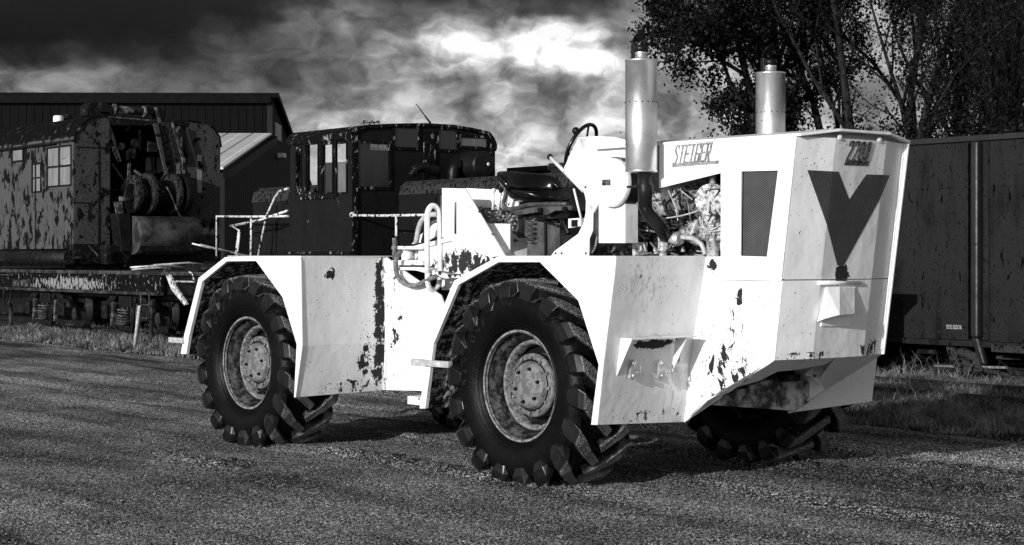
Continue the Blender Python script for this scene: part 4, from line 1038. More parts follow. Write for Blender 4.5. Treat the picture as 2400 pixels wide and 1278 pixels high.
q = T.S(1660, 462, 1.0); MB().cyl((q.x-.02, 1.08, q.z-.02), (q.x+.06, .96, q.z-.02), .125, .115, 26).ball((q.x+.06, .965, q.z-.02), .115, 20, (1, .25, 1)).build('turbocharger', 'engine', tr)
MB().cyl((q.x, 1.05, q.z+.09), (q.x, 1.05, q.z+.16), .025, seg=12).build('turbo_port', 'aluminium', tr)
# vertical filter at the front of the bay
q = T.S(1555, 600, 1.0); q1 = T.S(1555, 510, 1.0); hh = q1.z-q.z
MB().lathe([(.030, 0), (.030, hh*.12), (.042, hh*.13), (.045, hh*.16), (.042, hh*.20), (.042, hh*.60), (.047, hh*.62), (.047, hh*.70), (.042, hh*.72), (.042, hh*.80), (.02, hh*.82), (.018, hh), (0, hh)], (q.x, 1.0, q.z), 'z', 24).build('fuel_filter', 'engine', tr)
q = T.S(1672, 600, .98); q1 = T.S(1672, 552, .98); hh = q1.z-q.z
MB().lathe([(.05, 0), (.05, hh*.7), (.062, hh*.72), (.062, hh*.84), (.02, hh*.86), (.02, hh*1.15), (0, hh*1.15)], (q.x, .98, q.z), 'z', 24).build('oil_bottle', 'engine', tr)
q = T.S(1632, 545, 1.05)
MB().cyl((q.x-.20, 1.15, q.z), (q.x-.05, 1.12, q.z), .07, seg=20).cyl((q.x-.05, 1.12, q.z), (q.x+.02, 1.11, q.z), .105, .10, 20).cyl((q.x+.02, 1.11, q.z), (q.x+.10, 1.10, q.z), .07, .045, 20).build('fuel_pump', 'engine', tr)
for k in range(7): pass
q = T.S(1675, 548, 1.02); MB().cyl((q.x-.05, 1.02, q.z+.03), (q.x+.10, 1.02, q.z+.03), .05, seg=16).box(q.x-.03, q.x+.12, 1.0, 1.1, q.z-.12, q.z+.0).build('pump_head', 'engine', tr, bevel=.005)
q = T.S(1662, 515, 1.02); MB().box(q.x-.06, q.x+.07, 1.0, 1.1, q.z-.06, q.z+.05).build('governor_housing', 'engine', tr, bevel=.01)
q = T.S(1590, 560, 1.02); MB().cyl((q.x-.09, 1.02, q.z), (q.x+.02, 1.02, q.z), .035, .045, 14).cyl((q.x-.02, 1.02, q.z-.0), (q.x+.0, 1.02, q.z), .055, seg=8).build('hose_fitting', 'aluminium', tr)
q = T.S(1500, 578, 1.1); MB().box(q.x-.16, q.x+.0, 1.1, 1.2, q.z-.05, q.z+.05).build('bell_housing', 'grime', tr, bevel=.01)
q = T.S(1488, 582, 1.05); MB().box(q.x-.03, q.x+.07, 1.05, 1.12, q.z-.06, q.z+.045).build('starter_bracket', 'engine', tr, bevel=.004)
hs = [([(1598, 556), (1625, 560), (1645, 575), (1653, 598)], 1.0, .018, 'hose_light'), ([(1500, 450), (1490, 462), (1486, 475), (1496, 480), (1508, 468), (1520, 452)], 1.05, .008, 'hose_light'),
      ([(1510, 452), (1500, 470), (1494, 484), (1506, 486), (1518, 470)], 1.08, .007, 'hose_light'), ([(1590, 440), (1610, 470), (1616, 500), (1622, 540)], 1.1, .007, 'hose_grey'),
      ([(1560, 512), (1600, 505), (1640, 492), (1670, 470), (1690, 440)], .98, .006, 'hose_light'), ([(1645, 515), (1650, 532), (1668, 538), (1692, 525)], .96, .006, 'hose_light'),
      ([(1640, 508), (1644, 528), (1660, 542), (1692, 540)], .955, .006, 'hose_light'), ([(1682, 460), (1676, 480), (1690, 505)], .96, .008, 'hose_light'), ([(1600, 440), (1625, 455), (1640, 480)], 1.15, .012, 'hose_light'),
      ([(1608, 436), (1632, 452), (1650, 482)], 1.17, .010, 'hose_grey'), ([(1486, 515), (1510, 530), (1530, 545)], 1.12, .006, 'hose_grey'), ([(1486, 500), (1505, 505), (1530, 508)], 1.12, .007, 'hose_grey'),
      ([(1386, 595), (1395, 580), (1402, 545)], 1.02, .010, 'hose_grey'), ([(1390, 598), (1400, 585), (1420, 575)], 1.05, .010, 'black'), ([(1486, 530), (1500, 548), (1520, 560)], 1.15, .006, 'hose_grey'),
      ([(1654, 448), (1655, 480), (1668, 500), (1660, 520)], .95, .005, 'black'), ([(1654, 448), (1685, 444), (1672, 470), (1662, 500)], .945, .005, 'black')]
for pts, y, r_, mt in hs: MB().tube(Tp(pts, y), r_, 8).build('engine_hose', mt, tr)
for k in range(30):
    mb = MB(); px_ = random.uniform(1490, 1685); py_ = random.uniform(500, 595); q = T.S(px_, py_, random.uniform(1.08, 1.2)); s_ = random.uniform(.012, .035)
    if k % 2: mb.box(q.x-s_, q.x+s_, q.y-s_, q.y+s_, q.z-s_*.7, q.z+s_*.7)
    else: mb.cyl((q.x, q.y, q.z-s_), (q.x, q.y, q.z+s_), s_*.8, seg=8)
    mb.build('engine_fitting', 'grime' if k % 3 else 'engine', tr, bevel=.003)
rb = random.Random(21)
for k in range(34):
    x0_, y0_ = rb.uniform(1488, 1688), rb.uniform(440, 590); yy = rb.uniform(.98, 1.18)
    pts = [(x0_, y0_)]
    for i in range(3): pts.append((min(1690, max(1486, pts[-1][0]+rb.uniform(-45, 45))), min(598, max(440, pts[-1][1]+rb.uniform(-35, 45)))))
    MB().tube(Tp(pts, yy), rb.uniform(.004, .009), 6).build('engine_wire', rb.choice(['black', 'black', 'hose_light', 'hose_grey']), tr)
for k in range(26):
    q = T.S(rb.uniform(1200, 1345), rb.uniform(500, 592), rb.uniform(1.34, 1.7)); a_, b_ = rb.uniform(.01, .05), rb.uniform(.02, .09)
    mb = MB()
    if k % 2: mb.box(q.x-b_, q.x+b_, q.y-a_, q.y+a_, q.z-a_, q.z+a_)
    else: mb.cyl(q, q+Vector((rb.uniform(-.15, .15), 0, rb.uniform(-.15, .15)+.02)), a_*.5+.004, seg=8)
    mb.build('linkage_part', rb.choice(['black', 'iron', 'greymetal', 'grime', 'engine']), tr, bevel=.003)
# rivets on the body side under the door
for px_, py_ in ((1711, 673), (1782, 674), (1694, 374)):
    q = T.S(px_, py_, YB0); mb = MB(); mb.cyl((q.x, YB0-.018 if py_ < 500 else YB0-.006, q.z), (q.x, YB0, q.z), .018, .02, 14); mb.build('door_bolt', 'white_clean', tr)
MB().py(T.s2([(1488, 515), (1518, 560), (1530, 602), (1400, 602), (1400, 575), (1480, 575)], 1.3), 1.3, 1.32).build('firewall_gusset', 'grime', tr)

# dead leaves caught behind the levers
c = T.S(1145, 502, 1.3)
n = 900; P0 = np.stack([c.x+rng.normal(0, .14, n), 1.30+rng.normal(0, .05, n), c.z-.04+np.abs(rng.normal(0, .05, n))*0+rng.normal(0, .05, n)], -1)
d1 = rng.normal(0, 1, (n, 3)); d1 /= np.linalg.norm(d1, axis=1)[:, None]; d2 = np.cross(d1, rng.normal(0, 1, (n, 3))); d2 /= np.linalg.norm(d2, axis=1)[:, None]
s_ = (.010+rng.random(n)*.014)[:, None]
Q = np.stack([P0-d1*s_, P0+d2*s_*.6, P0+d1*s_, P0-d2*s_*.6], 1)
dl = fast_mesh('leaf_litter', Q, 4, 'deadleaf'); dl.location = tr.location; dl.rotation_euler = tr.rotation_euler
tag(dl, 'heap of dead leaves caught behind the control levers of the white tractor', 'leaves', kind='stuff')

# ================================================================== RAIL CRANE (far left, on the near track)
K = frame_on(172, 15.8, RU)      # origin: near corner of the machinery house
kr = K.root('rail_crane', 'derelict rail-mounted crane with flaking grey machinery house, winch drums and steel bogies', 'rail crane')
XE = -7.6                         # far end of the house
zt = lambda px_, py_, y=0: K.S(px_, py_, y).z
zb_ = K.S(172, 583, 0).z; ztop = K.S(172, 330, 0).z
yE = K.F(517, 400, 0).y; 
yL = K.F(258, 400, 0).y; yR = K.F(440, 400, 0).y
zrf = K.F(258, 268, 0).z
# side wall with window openings (walls as plates between the openings)
def wall_with_holes(fr, outline, holes, y0, y1):
    mb = MB(); xs = sorted({p[0] for p in outline}|{h[i] for h in holes for i in (0, 1)}); zs = sorted({p[1] for p in outline}|{h[i] for h in holes for i in (2, 3)})
    for i in range(len(xs)-1):
        for j in range(len(zs)-1):
            cx, cz = (xs[i]+xs[i+1])/2, (zs[j]+zs[j+1])/2
            if any(h[0] < cx < h[1] and h[2] < cz < h[3] for h in holes): continue
            mb.box(xs[i], xs[i+1], y0, y1, zs[j], zs[j+1])
    return mb
def merge_clean(o):
    bm = bmesh.new(); bm.from_mesh(o.data); bmesh.ops.remove_doubles(bm, verts=bm.verts, dist=1e-4)
    seen = {}
    for f in list(bm.faces):
        k = tuple(sorted(v.index for v in f.verts))
        seen.setdefault(k, []).append(f)
    dead = [f for fs in seen.values() if len(fs) > 1 for f in fs]
    bmesh.ops.delete(bm, geom=dead, context='FACES_ONLY'); bm.to_mesh(o.data); bm.free(); return o
def rect_on(fr, x0p, x1p, y0p, y1p, y):
    a = fr.S(x0p, (y0p+y1p)/2, y); b = fr.S(x1p, (y0p+y1p)/2, y); m = (x0p+x1p)/2
    return (a.x, b.x, fr.S(m, y1p, y).z, fr.S(m, y0p, y).z)
wins = [rect_on(K, 28, 55, 337, 380, 0), rect_on(K, 110, 168, 342, 438, 0), rect_on(K, 75, 97, 382, 452, 0)]
hs_wall = merge_clean(wall_with_holes(K, [(XE, zb_), (0, ztop)], wins, 0, .05).build('house_side_wall', 'crane_side', kr))
for i, (x0, x1, z0, z1) in enumerate(wins):
    fr_ = MB(); t_ = .035
    for q in ((x0, x0+t_, z0, z1), (x1-t_, x1, z0, z1), (x0+t_, x1-t_, z0, z0+t_), (x0+t_, x1-t_, z1-t_, z1)): fr_.box(q[0], q[1], -.02, .03, q[2], q[3])
    if i == 1: fr_.box((x0+x1)/2-.02, (x0+x1)/2+.02, -.015, .03, z0+t_, z1-t_).box(x0+t_, (x0+x1)/2-.02, -.014, .03, (z0+z1)/2-.02, (z0+z1)/2+.02).box((x0+x1)/2+.02, x1-t_, -.014, .03, (z0+z1)/2-.02, (z0+z1)/2+.02)
    if i == 2: fr_.box(x0+t_, x1-t_, -.015, .03, z0+(z1-z0)*.48, z0+(z1-z0)*.52)
    wf = fr_.build('window', 'iron', kr)
    mb = MB()
    if i == 1:
        xm, zm = (x0+x1)/2, (z0+z1)/2
        mb.box(x0+t_, xm-.02, .01, .015, z0+t_, zm-.02).box(xm+.02, x1-t_, .01, .015, z0+t_, zm-.02).box(x0+t_, xm-.02, .01, .015, zm+.02, z1-t_)
        mb.py([(xm+.02, z1-t_), (x1-t_, z1-t_), (x1-t_, z1-.30), (xm+.20, z1-.26), (xm+.02, z1-.42)], .01, .015)
    else: mb.box(x0+t_, x1-t_, .01, .015, z0+t_, z1-t_)
    mb.build('pane', 'pane', wf)
mb = MB()      # panel joints and drip rail
for xx in (-2.05, -4.2, -6.3): mb.box(xx-.02, xx+.02, -.012, -.001, zb_, ztop)
mb.box(XE, 0, -.03, -.001, ztop-.02, ztop+.03); mb.build('panel_joints', 'iron', kr)
# end walls
outl = [K.F(a, b, 0) for a, b in [(172, 583), (172, 335), (176, 315), (190, 293), (210, 277), (258, 268), (258, 583)]]
MB().px([(max(.051, p.y), p.z) for p in outl], -.05, 0).build('house_end_wall', 'crane_end', kr, bevel=.01)
outr = [K.F(a, b, 0) for a, b in [(440, 583), (440, 282), (480, 291), (500, 302), (513, 322), (517, 345), (515, 583)]]
slit = [(462, 476)]
a_, b_ = K.F(462, 400, 0).y, K.F(473, 400, 0).y
er = MB().px([(p.y, p.z) for p in outr], -.05, 0).build('house_end_wall', 'crane_end', kr, bevel=.01)
for (p0, p1) in ((363, 378), (396, 452)):
    q0, q1 = K.F(467, p1, 0), K.F(467, p0, 0); MB().box(.001, .006, a_, b_, q0.z, q1.z).build('slit_window', 'pane', er)
# joints on the end wall
mb = MB(); mb.box(.001, .014, outl[0].y+.06, yL-.1, K.F(215, 345, 0).z-.02, K.F(215, 345, 0).z); mb.box(.001, .014, K.F(230, 480, 0).y, K.F(230, 480, 0).y+.03, zb_+.05, K.F(230, 350, 0).z)
mb.box(.001, .02, K.F(178, 480, 0).y, K.F(208, 480, 0).y, K.F(190, 476, 0).z, K.F(190, 474, 0).z); mb.box(.001, .02, K.F(207, 480, 0).y, K.F(209, 480, 0).y, K.F(208, 520, 0).z, K.F(208, 474, 0).z)
mb.build('end_joints', 'iron', kr)
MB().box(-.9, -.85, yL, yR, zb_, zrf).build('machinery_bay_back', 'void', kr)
MB().box(-.85, -.0, yR-.04, yR-.0, zb_, K.F(440, 284, 0).z).build('bay_side', 'crane_end', kr)
MB().box(-.85, -.051, yL, yL+.04, zb_, zrf).build('bay_side', 'crane_end', kr)
# roof: rounded eaves along the side
rp = [K.F(a, b, 0) for a, b in [(172, 332), (176, 312), (190, 291), (210, 275), (258, 266)]]
mb = MB(); rr = [(max(-.03, p.y), p.z) for p in rp]+[((yL+yR)/2, rp[-1].z+.03), (yR, K.F(440, 281, 0).z)]+[(p.y, p.z+.02) for p in (K.F(a, b, 0) for a, b in [(480, 290), (502, 302), (515, 322), (519, 345)])]
rr2 = [(y, z-.04) for y, z in reversed(rr)]
mb.px(rr+rr2, XE, -.86).build('roof', 'crane_roof', kr)
mb = MB(); half = rr[:5]; mb.px(half+[(y+.02, z-.03) for y, z in reversed(half)], -.859, .03); mb.build('roof_edge', 'crane_roof', kr)
h2 = rr[6:]; MB().px(h2+[(y-.02, z-.03) for y, z in reversed(h2)], -.859, .03).build('roof_edge', 'crane_roof', kr)
q = K.S(137, 280, .9); MB().lathe([(0, .12), (.10, .115), (.12, .08), (.12, -.15), (.11, -.2)], (q.x, .9, q.z-.03), 'z', 20).build('roof_ventilator', 'knob', kr)
q = K.S(157, 282, 1.2); MB().lathe([(.16, -.1), (.16, .05), (.1, .14), (0, .16)], (q.x, 1.2, q.z), 'z', 16).build('roof_cowl', 'iron', kr)
# gantry on the roof
def kb(name, pts, x, dx, mat='iron', bev=.01): return MB().prism([K.F(a, b, x) for a, b in pts], (dx, 0, 0)).build(name, mat, kr, bevel=bev)
q0, q1 = K.F(264, 256, -.4), K.F(343, 262, -.4); MB().cyl(q0, q1, .085, seg=18).cyl(q0+Vector((0, .02, 0)), q0+Vector((0, .07, 0)), .12, seg=18).cyl(q1-Vector((0, .1, 0)), q1, .12, seg=18).build('gantry_cylinder', 'rust2', kr)
kb('gantry_bracket', [(204, 270), (203, 248), (214, 240), (232, 244), (256, 262), (262, 268), (258, 276), (212, 274)], -.5, -.35, 'iron')
kb('gantry_sheave', [(238, 240), (250, 242), (262, 250), (258, 264), (240, 262), (234, 250)], -.3, -.2, 'black')
kb('gantry_head', [(343, 252), (350, 246), (362, 252), (361, 268), (345, 268)], -.35, -.3, 'black')
kb('gantry_head', [(372, 251), (389, 256), (389, 272), (380, 286), (372, 284), (365, 252)], -.3, -.3, 'iron')
kb('gantry_beam', [(256, 268), (440, 284), (440, 296), (256, 294)], .02, -.15, 'iron')
kb('gantry_rail', [(256, 272), (370, 282), (370, 286), (256, 276)], .03, -.02, 'rust2')
kb('gantry_strut', [(363, 252), (369, 251), (384, 300), (376, 300)], .05, -.05, 'rust2')
kb('boom_foot', [(370, 288), (404, 286), (432, 380), (386, 380)], .12, -.10, 'loco_hood')
kb('boom_foot_plate', [(360, 290), (371, 290), (388, 380), (396, 408), (388, 410)], .20, -.05, 'crane_end', .004)
kb('boom_foot_plate', [(402, 286), (406, 286), (436, 380), (430, 384)], .20, -.05, 'rust2', .004)
kb('bay_brace', [(259, 292), (285, 378), (278, 380), (258, 340)], -.02, -.04, 'crane_end', .004)
kb('bay_brace', [(326, 305), (330, 305), (331, 352), (327, 352)], -.3, -.04, 'rust2', .004)
kb('bay_window', [(342, 370), (361, 368), (361, 406), (341, 408)], -.84, -.01, 'pane_grey', .001)
kb('bay_window', [(368, 368), (379, 370), (386, 404), (368, 406)], -.84, -.01, 'pane_grey', .001)
kb('back_stay', [(262, 384), (266, 383), (300, 430), (296, 432)], .04, -.04, 'iron', .004)
for px_ in (302, 306): kb('bay_lever', [(px_-1, 382), (px_+1, 382), (px_-1, 432), (px_-4, 432)], .1, -.03, 'rust2', .001)
kb('bay_lever', [(354, 352), (357, 352), (360, 406), (357, 406)], -.5, -.03, 'iron', .001)
# winch drums: axle across
dx = .15
c0 = K.F(340, 455, dx); c1 = K.F(430, 460, dx)
def drum(name, pa0, pa1, r, mat, prof=None):
    a = K.F(pa0, 455, dx); b = K.F(pa1, 457, dx); return MB().cyl((dx, a.y, a.z), (dx, b.y, a.z), r, seg=40).build(name, mat, kr, bevel=.008)
zc = c0.z
drum('winch_drum', 318, 342, .30, 'iron'); drum('winch_flange', 306, 318, .42, 'loco_hood'); drum('winch_flange', 340, 352, .46, 'loco_hood')
drum('winch_drum', 352, 402, .31, 'iron'); drum('winch_flange', 398, 410, .45, 'loco_hood'); drum('winch_gear', 418, 432, .46, 'black')
mb = MB()
for k in range(18):
    p = 318+k*1.3 if k < 10 else 352+(k-10)*2.6; a = K.F(p, 455, dx); mb.lathe([(.312, -.012), (.325, 0), (.312, .012)], (dx, a.y, zc), 'y', 32)
mb.build('winch_rope', 'grime', kr)
MB().tube([K.F(a, b, .5) for a, b in [(390, 438), (400, 455), (415, 492), (428, 516), (444, 528)]], .018, 6).build('loose_rope', 'rust2', kr)
kb('winch_guard', [(298, 432), (310, 430), (318, 455), (318, 500), (300, 500), (290, 470)], .3, -.1, 'black')
q = K.F(280, 466, .3); MB().cyl(q, q+Vector((0, .3, 0)), .05, seg=12).build('winch_pinion', 'rust2', kr)
kb('ladder_arm', [(268, 474), (286, 472), (295, 530), (280, 530)], .3, -.06, 'rust2', .004)
rr_ = random.Random(5)
for k in range(34):
    px_ = rr_.uniform(262, 436); py_ = rr_.uniform(300, 480); x_ = rr_.uniform(-.75, -.05); q = K.F(px_, py_, x_)
    if k % 3 == 0: MB().cyl(q, q+Vector((rr_.uniform(-.1, .1), rr_.uniform(-.5, .5), rr_.uniform(-.5, .5))), rr_.uniform(.015, .05), seg=8).build('machinery_rod', rr_.choice(['iron', 'rust2', 'rust']), kr)
    elif k % 3 == 1: a_, b_, c_ = rr_.uniform(.05, .2), rr_.uniform(.05, .25), rr_.uniform(.05, .3); MB().box(q.x-.05, q.x+.05, q.y-b_/2, q.y+b_/2, q.z-c_/2, q.z+c_/2).build('machinery_casing', rr_.choice(['iron', 'rust']), kr, bevel=.01)
    else: MB().cyl(q, q+Vector((.05, .0, .0)), rr_.uniform(.05, .14), seg=16).build('machinery_wheel', rr_.choice(['iron', 'rust2']), kr, bevel=.006)
# half round tank in front of the drums
a = K.F(325, 540, .9); b = K.F(470, 545, .9)
MB().lathe([(.0, 0), (.42, 0), (.42, b.y-a.y), (0, b.y-a.y)], (.6, a.y, K.F(390, 552, .9).z+.0), 'y', 40).build('counterweight_drum', 'rust', kr, bevel=.01)
MB().box(.15, .95, a.y+.02, b.y-.02, zb_-.05, K.F(390, 548, .9).z-.1).build('drum_casing', 'iron', kr)
kb('side_bracket', [(276, 500), (305, 500), (310, 590), (285, 590)], .6, -.4, 'black')
# underframe
kb('frame_cheek', [(172, 572), (245, 572), (245, 618), (200, 620), (172, 600)], .02, -.2, 'iron')
kb('frame_cheek', [(248, 574), (310, 572), (308, 600), (298, 616), (250, 620)], .5, -.3, 'iron')
q = K.F(273, 604, .5); MB().cyl(q, q+Vector((.02, 0, 0)), .12, seg=20).build('cheek_bore', 'void', kr)
kb('step_bar', [(208, 576), (212, 578), (232, 598), (229, 602)], .25, -.03, 'rust2', .003)
kb('slew_base', [(310, 574), (470, 576), (480, 610), (470, 628), (310, 626)], .3, -.5, 'iron')
MB().lathe([(1.25, -.12), (1.25, .12), (1.1, .14)], (-1.6, yE/2+.1, K.F(300, 625, 0).z), 'z', 48).build('slew_ring', 'iron', kr)
MB().box(XE, 0, .15, yE, zb_-.28, zb_-.0).build('house_floor', 'black', kr)
a = K.S(20, 604, -.1); b = K.S(160, 604, -.1); MB().cyl((a.x, -.05, a.z), (b.x, -.05, a.z), .155, seg=24).cyl((b.x, -.05, a.z), (b.x+.5, -.05, a.z), .03, seg=8).build('air_receiver', 'iron', kr)
# flat wagon carrying it
zd = K.S(200, 634, -.05).z; zs0 = K.S(200, 686, -.05).z
xr_ = K.S(376, 650, -.05).x; X0 = -14.0
MB().box(X0, xr_+3.6, -.05, yE+.1, zd-.07, zd).build('wagon_deck', 'rust', kr)
MB().box(X0, xr_, -.02, .06, zs0+.06, zd-.071).build('wagon_sill', 'sill', kr)
MB().box(X0, xr_, -.12, .02, zs0, zs0+.058).build('sill_flange', 'rust', kr)
MB().box(X0, xr_+3.4, .35, yE-.3, zs0-.1, zd-.1).build('centre_sill', 'black', kr)
MB().box(xr_, xr_+3.5, .1, yE-.1, zs0+.02, zd-.071).build('wagon_end', 'black', kr)
for k in range(9):
    px_ = 130+k*6 if k < 6 else 300+k*7
    q = K.S(36+k*4, 662, -.04); MB().box(q.x-.03, q.x+.03, -.09, -.021, q.z-.10, q.z+.06).build('sill_stake', 'rust2', kr)
def kps(pts, y, r_=.015): return MB().tube([K.S(a, b, y) for a, b in pts], r_, 6)
kps([(0, 644), (30, 645), (29, 639)], -.15).build('grab_iron', 'rust2', kr)
kps([(330, 690), (330, 715), (348, 715)], -.15, .015).build('grab_iron', 'rust2', kr)
kps([(350, 688), (350, 746), (332, 746)], -.15, .018).build('step_hanger', 'rust2', kr)
kps([(10, 676), (8, 715), (24, 716), (26, 680)], -.15, .022).build('step_hanger', 'iron', kr)
kps([(412, 660), (455, 660), (452, 642), (444, 638)], -.1, .02).build('grab_iron', 'rail_yellow', kr)
MB().prism([K.S(*p, -.15) for p in [(386, 640), (394, 640), (410, 672), (438, 714), (432, 716), (402, 680)]], (0, .05, 0)).build('brace_arm', 'rail_yellow', kr)
kps([(390, 648), (386, 634), (394, 627), (400, 632)], -.15, .03).build('coupling_hook', 'rust2', kr)
# junk on the deck
for pts in ([(305, 627), (380, 622), (470, 630)], [(310, 632), (400, 626), (480, 634)], [(360, 622), (440, 616), (478, 620)], [(470, 574), (560, 596), (590, 600)], [(450, 571), (540, 592)]):
    MB().tube([K.F(a, b, 1.2+random.uniform(0, .3)) for a, b in pts], .022, 6).build('loose_bar', 'aluminium', kr)
# bogies
def bogie(px_):
    c = K.S(px_, 780, .1); x0 = c.x
    bg_ = bpy.data.objects.new('bogie', None); col.objects.link(bg_); bg_.parent = kr; bg_.location = (x0, 0, 0)
    for s_ in (-.95, .95):
        for yy, d_ in ((.45, 1), (1.9, -1)):
            MB().lathe([(0, .0), (.12, -.02*d_), (.14, .03*d_), (.34, .05*d_), (.38, -.02*d_), (.43, -.02*d_), (.43, .09*d_), (.47, .10*d_), (.47, .13*d_), (0, .13*d_)], (s_, yy, .165+.43), 'y', 40).build('bogie_wheel', 'iron', bg_)
    zc_ = .6
    side = MB()
    side.py([(-1.25, zc_+.02), (-1.2, zc_+.20), (-.95, zc_+.22), (-.55, zc_+.48), (.55, zc_+.48), (.95, zc_+.22), (1.2, zc_+.2), (1.25, zc_+.02), (.85, zc_+.03), (.42, zc_+.34), (-.42, zc_+.34), (-.85, zc_+.03)], .08, .2)
    side.py([(-.42, zc_+.34), (-.30, zc_+.34), (-.16, zc_-.28), (.16, zc_-.28), (.30, zc_+.34), (.42, zc_+.34), (.22, zc_-.40), (-.22, zc_-.40)], .09, .19)
    side.build('bogie_frame', 'iron', bg_, bevel=.015)
    MB().box(-.28, .28, .05, .3, zc_+.10, zc_+.335).build('bolster', 'black', bg_, bevel=.01)
    for xx in (-.1, .1):
        MB().tube([(xx+.07*math.cos(a), .02+.07*math.sin(a), zc_+.09-.34*a/(12*math.pi)) for a in np.linspace(0, 12*math.pi, 96)], .015, 6).build('bogie_spring', 'rust2', bg_)
    for xx in (-.95, .95): MB().box(xx-.13, xx+.13, .02, .14, zc_-.16, zc_+.14).cyl((xx, .0, zc_), (xx, .05, zc_), .07, seg=12).build('axle_box', 'iron', bg_, bevel=.015)
    for xx in (-.55, .62):
        MB().py([(xx-.05, zc_-.3), (xx+.05, zc_-.28), (xx+.10, zc_+.20), (xx-.0, zc_+.18)], .0, .07).build('brake_hanger', 'rust2', bg_, bevel=.005)
bogie(110); bogie(298)
for px_ in (23, 352): a = K.S(px_, 745, -.05); MB().box(a.x-.06, a.x+.06, -.05, .0, K.S(px_, 790, -.05).z, K.S(px_, 705, -.05).z).build('end_post', 'rust', kr)

# ---- leaning marker post
P_ = frame_on(318, 14.6, RU)
pr = P_.root('marker_post', 'slim pale leaning post standing in the grass in front of the rail crane', 'post')
b0 = P_.S(315, 832, 0); t0 = P_.S(327, 716, 0)
MB().cyl((b0.x, 0, 0), (t0.x, .0, t0.z), .035, .032, 10).build('pole', 'hose_light', pr)
mb = MB(); mb.box(t0.x-.05, t0.x+.0, -.03, .0, t0.z-.05, t0.z+.03).cyl((t0.x, -.02, t0.z-.02), (t0.x, -.02, t0.z+.5), .008, seg=6).build('bracket', 'iron', pr)

# ================================================================== LOCOMOTIVE
L = frame_on(824, 15.8, RU)
lr = L.root('diesel_locomotive', 'old dark centre-cab diesel locomotive with peeling arched roof, standing behind the tractor', 'locomotive')
xF = L.S(680, 450, 0).x                    # far end of the cab side
zB = L.S(750, 600, 0).z-.15
def lrect(a, b, c, d, y=0): return rect_on(L, a, b, c, d, y)
yR_ = L.F(1158, 400, 0).y
ze = L.S(824, 306, 0).z
RZ = [(q.y, q.z) for q in (L.F(a, b, 0) for a, b in [(824, 297), (860, 293), (920, 290), (1000, 289), (1060, 293), (1110, 301), (1145, 310), (1158, 318)])]
def roof_z(y): return float(np.interp(y, [p[0] for p in RZ], [p[1] for p in RZ]))-.03
# side wall
lw = [lrect(694, 708, 345, 456), lrect(721, 748, 335, 455), lrect(757, 785, 335, 455), lrect(785.5, 815, 333, 455)]
lw[2] = (lw[2][0], lw[3][0]-.04, lw[2][2], lw[2][3])
side = merge_clean(wall_with_holes(L, [(xF, zB), (-.06, ze-.12)], lw, 0, .05).build('cab_side_wall', 'loco', lr))
for x0, x1, z0, z1 in lw:
    t_ = .03; mb = MB()
    for q in ((x0, x0+t_, z0, z1), (x1-t_, x1, z0, z1), (x0+t_, x1-t_, z0, z0+t_), (x0+t_, x1-t_, z1-t_, z1)): mb.box(q[0], q[1], -.02, .03, q[2], q[3])
    wf = mb.build('cab_window', 'loco_trim', lr)
# far wall openings let the sky through the door panes
fw = [(x0-.15, x1+.1, z0, z1) for x0, x1, z0, z1 in (lw[1], lw[3])]
fw = [(xF+.25, -.5, lw[1][2], lw[1][3])]
merge_clean(wall_with_holes(L, [(xF, zB), (-.06, roof_z(yR_)-.12)], fw, yR_-.05, yR_).build('cab_far_wall', 'loco', lr))
MB().box(-1.2, -1.1, yR_-.04, yR_-.0, fw[0][2], fw[0][3]).build('door_post', 'loco', lr)
for i in (2, 3): MB().box(lw[i][0]+.03, lw[i][1]-.03, .01, .014, lw[i][2]+.03, lw[i][3]-.33).build('cab_pane', 'pane_dark' if i == 2 else 'pane_grey', lr)
# lapped door frame strips
for px_ in (716, 752, 786):
    q = L.S(px_, 400, -.03); MB().box(q.x-.025, q.x+.025, -.035, -.021, L.S(px_, 460, 0).z, L.S(px_, 330, 0).z).build('door_strip', 'loco_trim', lr)
MB().box(xF, -.0, -.03, -.001, zB+.18, zB+.22).build('base_moulding', 'loco_trim', lr)
MB().box(lw[0][1], lw[3][0], -.035, -.022, lw[1][2]-.09, lw[1][2]-.03).build('window_sill', 'loco_trim', lr)
# end wall of the cab with arched top
arch = [(y, roof_z(y)-.03) for y in np.linspace(0.0, yR_, 15)]
lend = [(.16, L.F(0, 0, 0).z*0+zB)]
endo = [(0.002, zB)]+arch+[(yR_, zB)]
ew = []
for a, b, c, d in ((838, 910, 337, 438), (924, 979, 301, 345), (1027, 1069, 306, 350), (1077, 1139, 324, 343)):
    p, q = L.F(a, d, 0), L.F(b, c, 0); ew.append((p.y, q.y, L.F((a+b)/2, d, 0).z, L.F((a+b)/2, c, 0).z))
MB().px(endo, -.06, 0).build('cab_end_wall', 'loco', lr)
for i, (y0, y1, z0, z1) in enumerate(ew):
    mb = MB(); t_ = .05
    for q in ((y0-t_, y0, z0-t_, z1+t_), (y1, y1+t_, z0-t_, z1+t_), (y0, y1, z0-t_, z0), (y0, y1, z1, z1+t_)): mb.box(.001, .025, q[0], q[1], q[2], q[3])
    wf = mb.build('end_window', 'loco_trim', lr)
    MB().box(.001, .008, y0, y1, z0, z1).build('pane', 'pane_grey' if i == 3 else 'pane_dark', wf)
    if i == 0: ym = L.F(868, 350, 0).y; MB().box(.009, .014, ym, y1-.02, L.F(890, 353, 0).z, z1-.01).build('blind', 'hose_grey', wf)
for a, b, c in ((824, 836, 3), (992, 1020, 0), (1146, 1158, 0)):
    p, q = L.F(a, 500, 0), L.F(b, 500, 0); MB().box(.001, .03, p.y, q.y, zB, roof_z(p.y)-.1).build('end_post', 'loco_trim', lr)
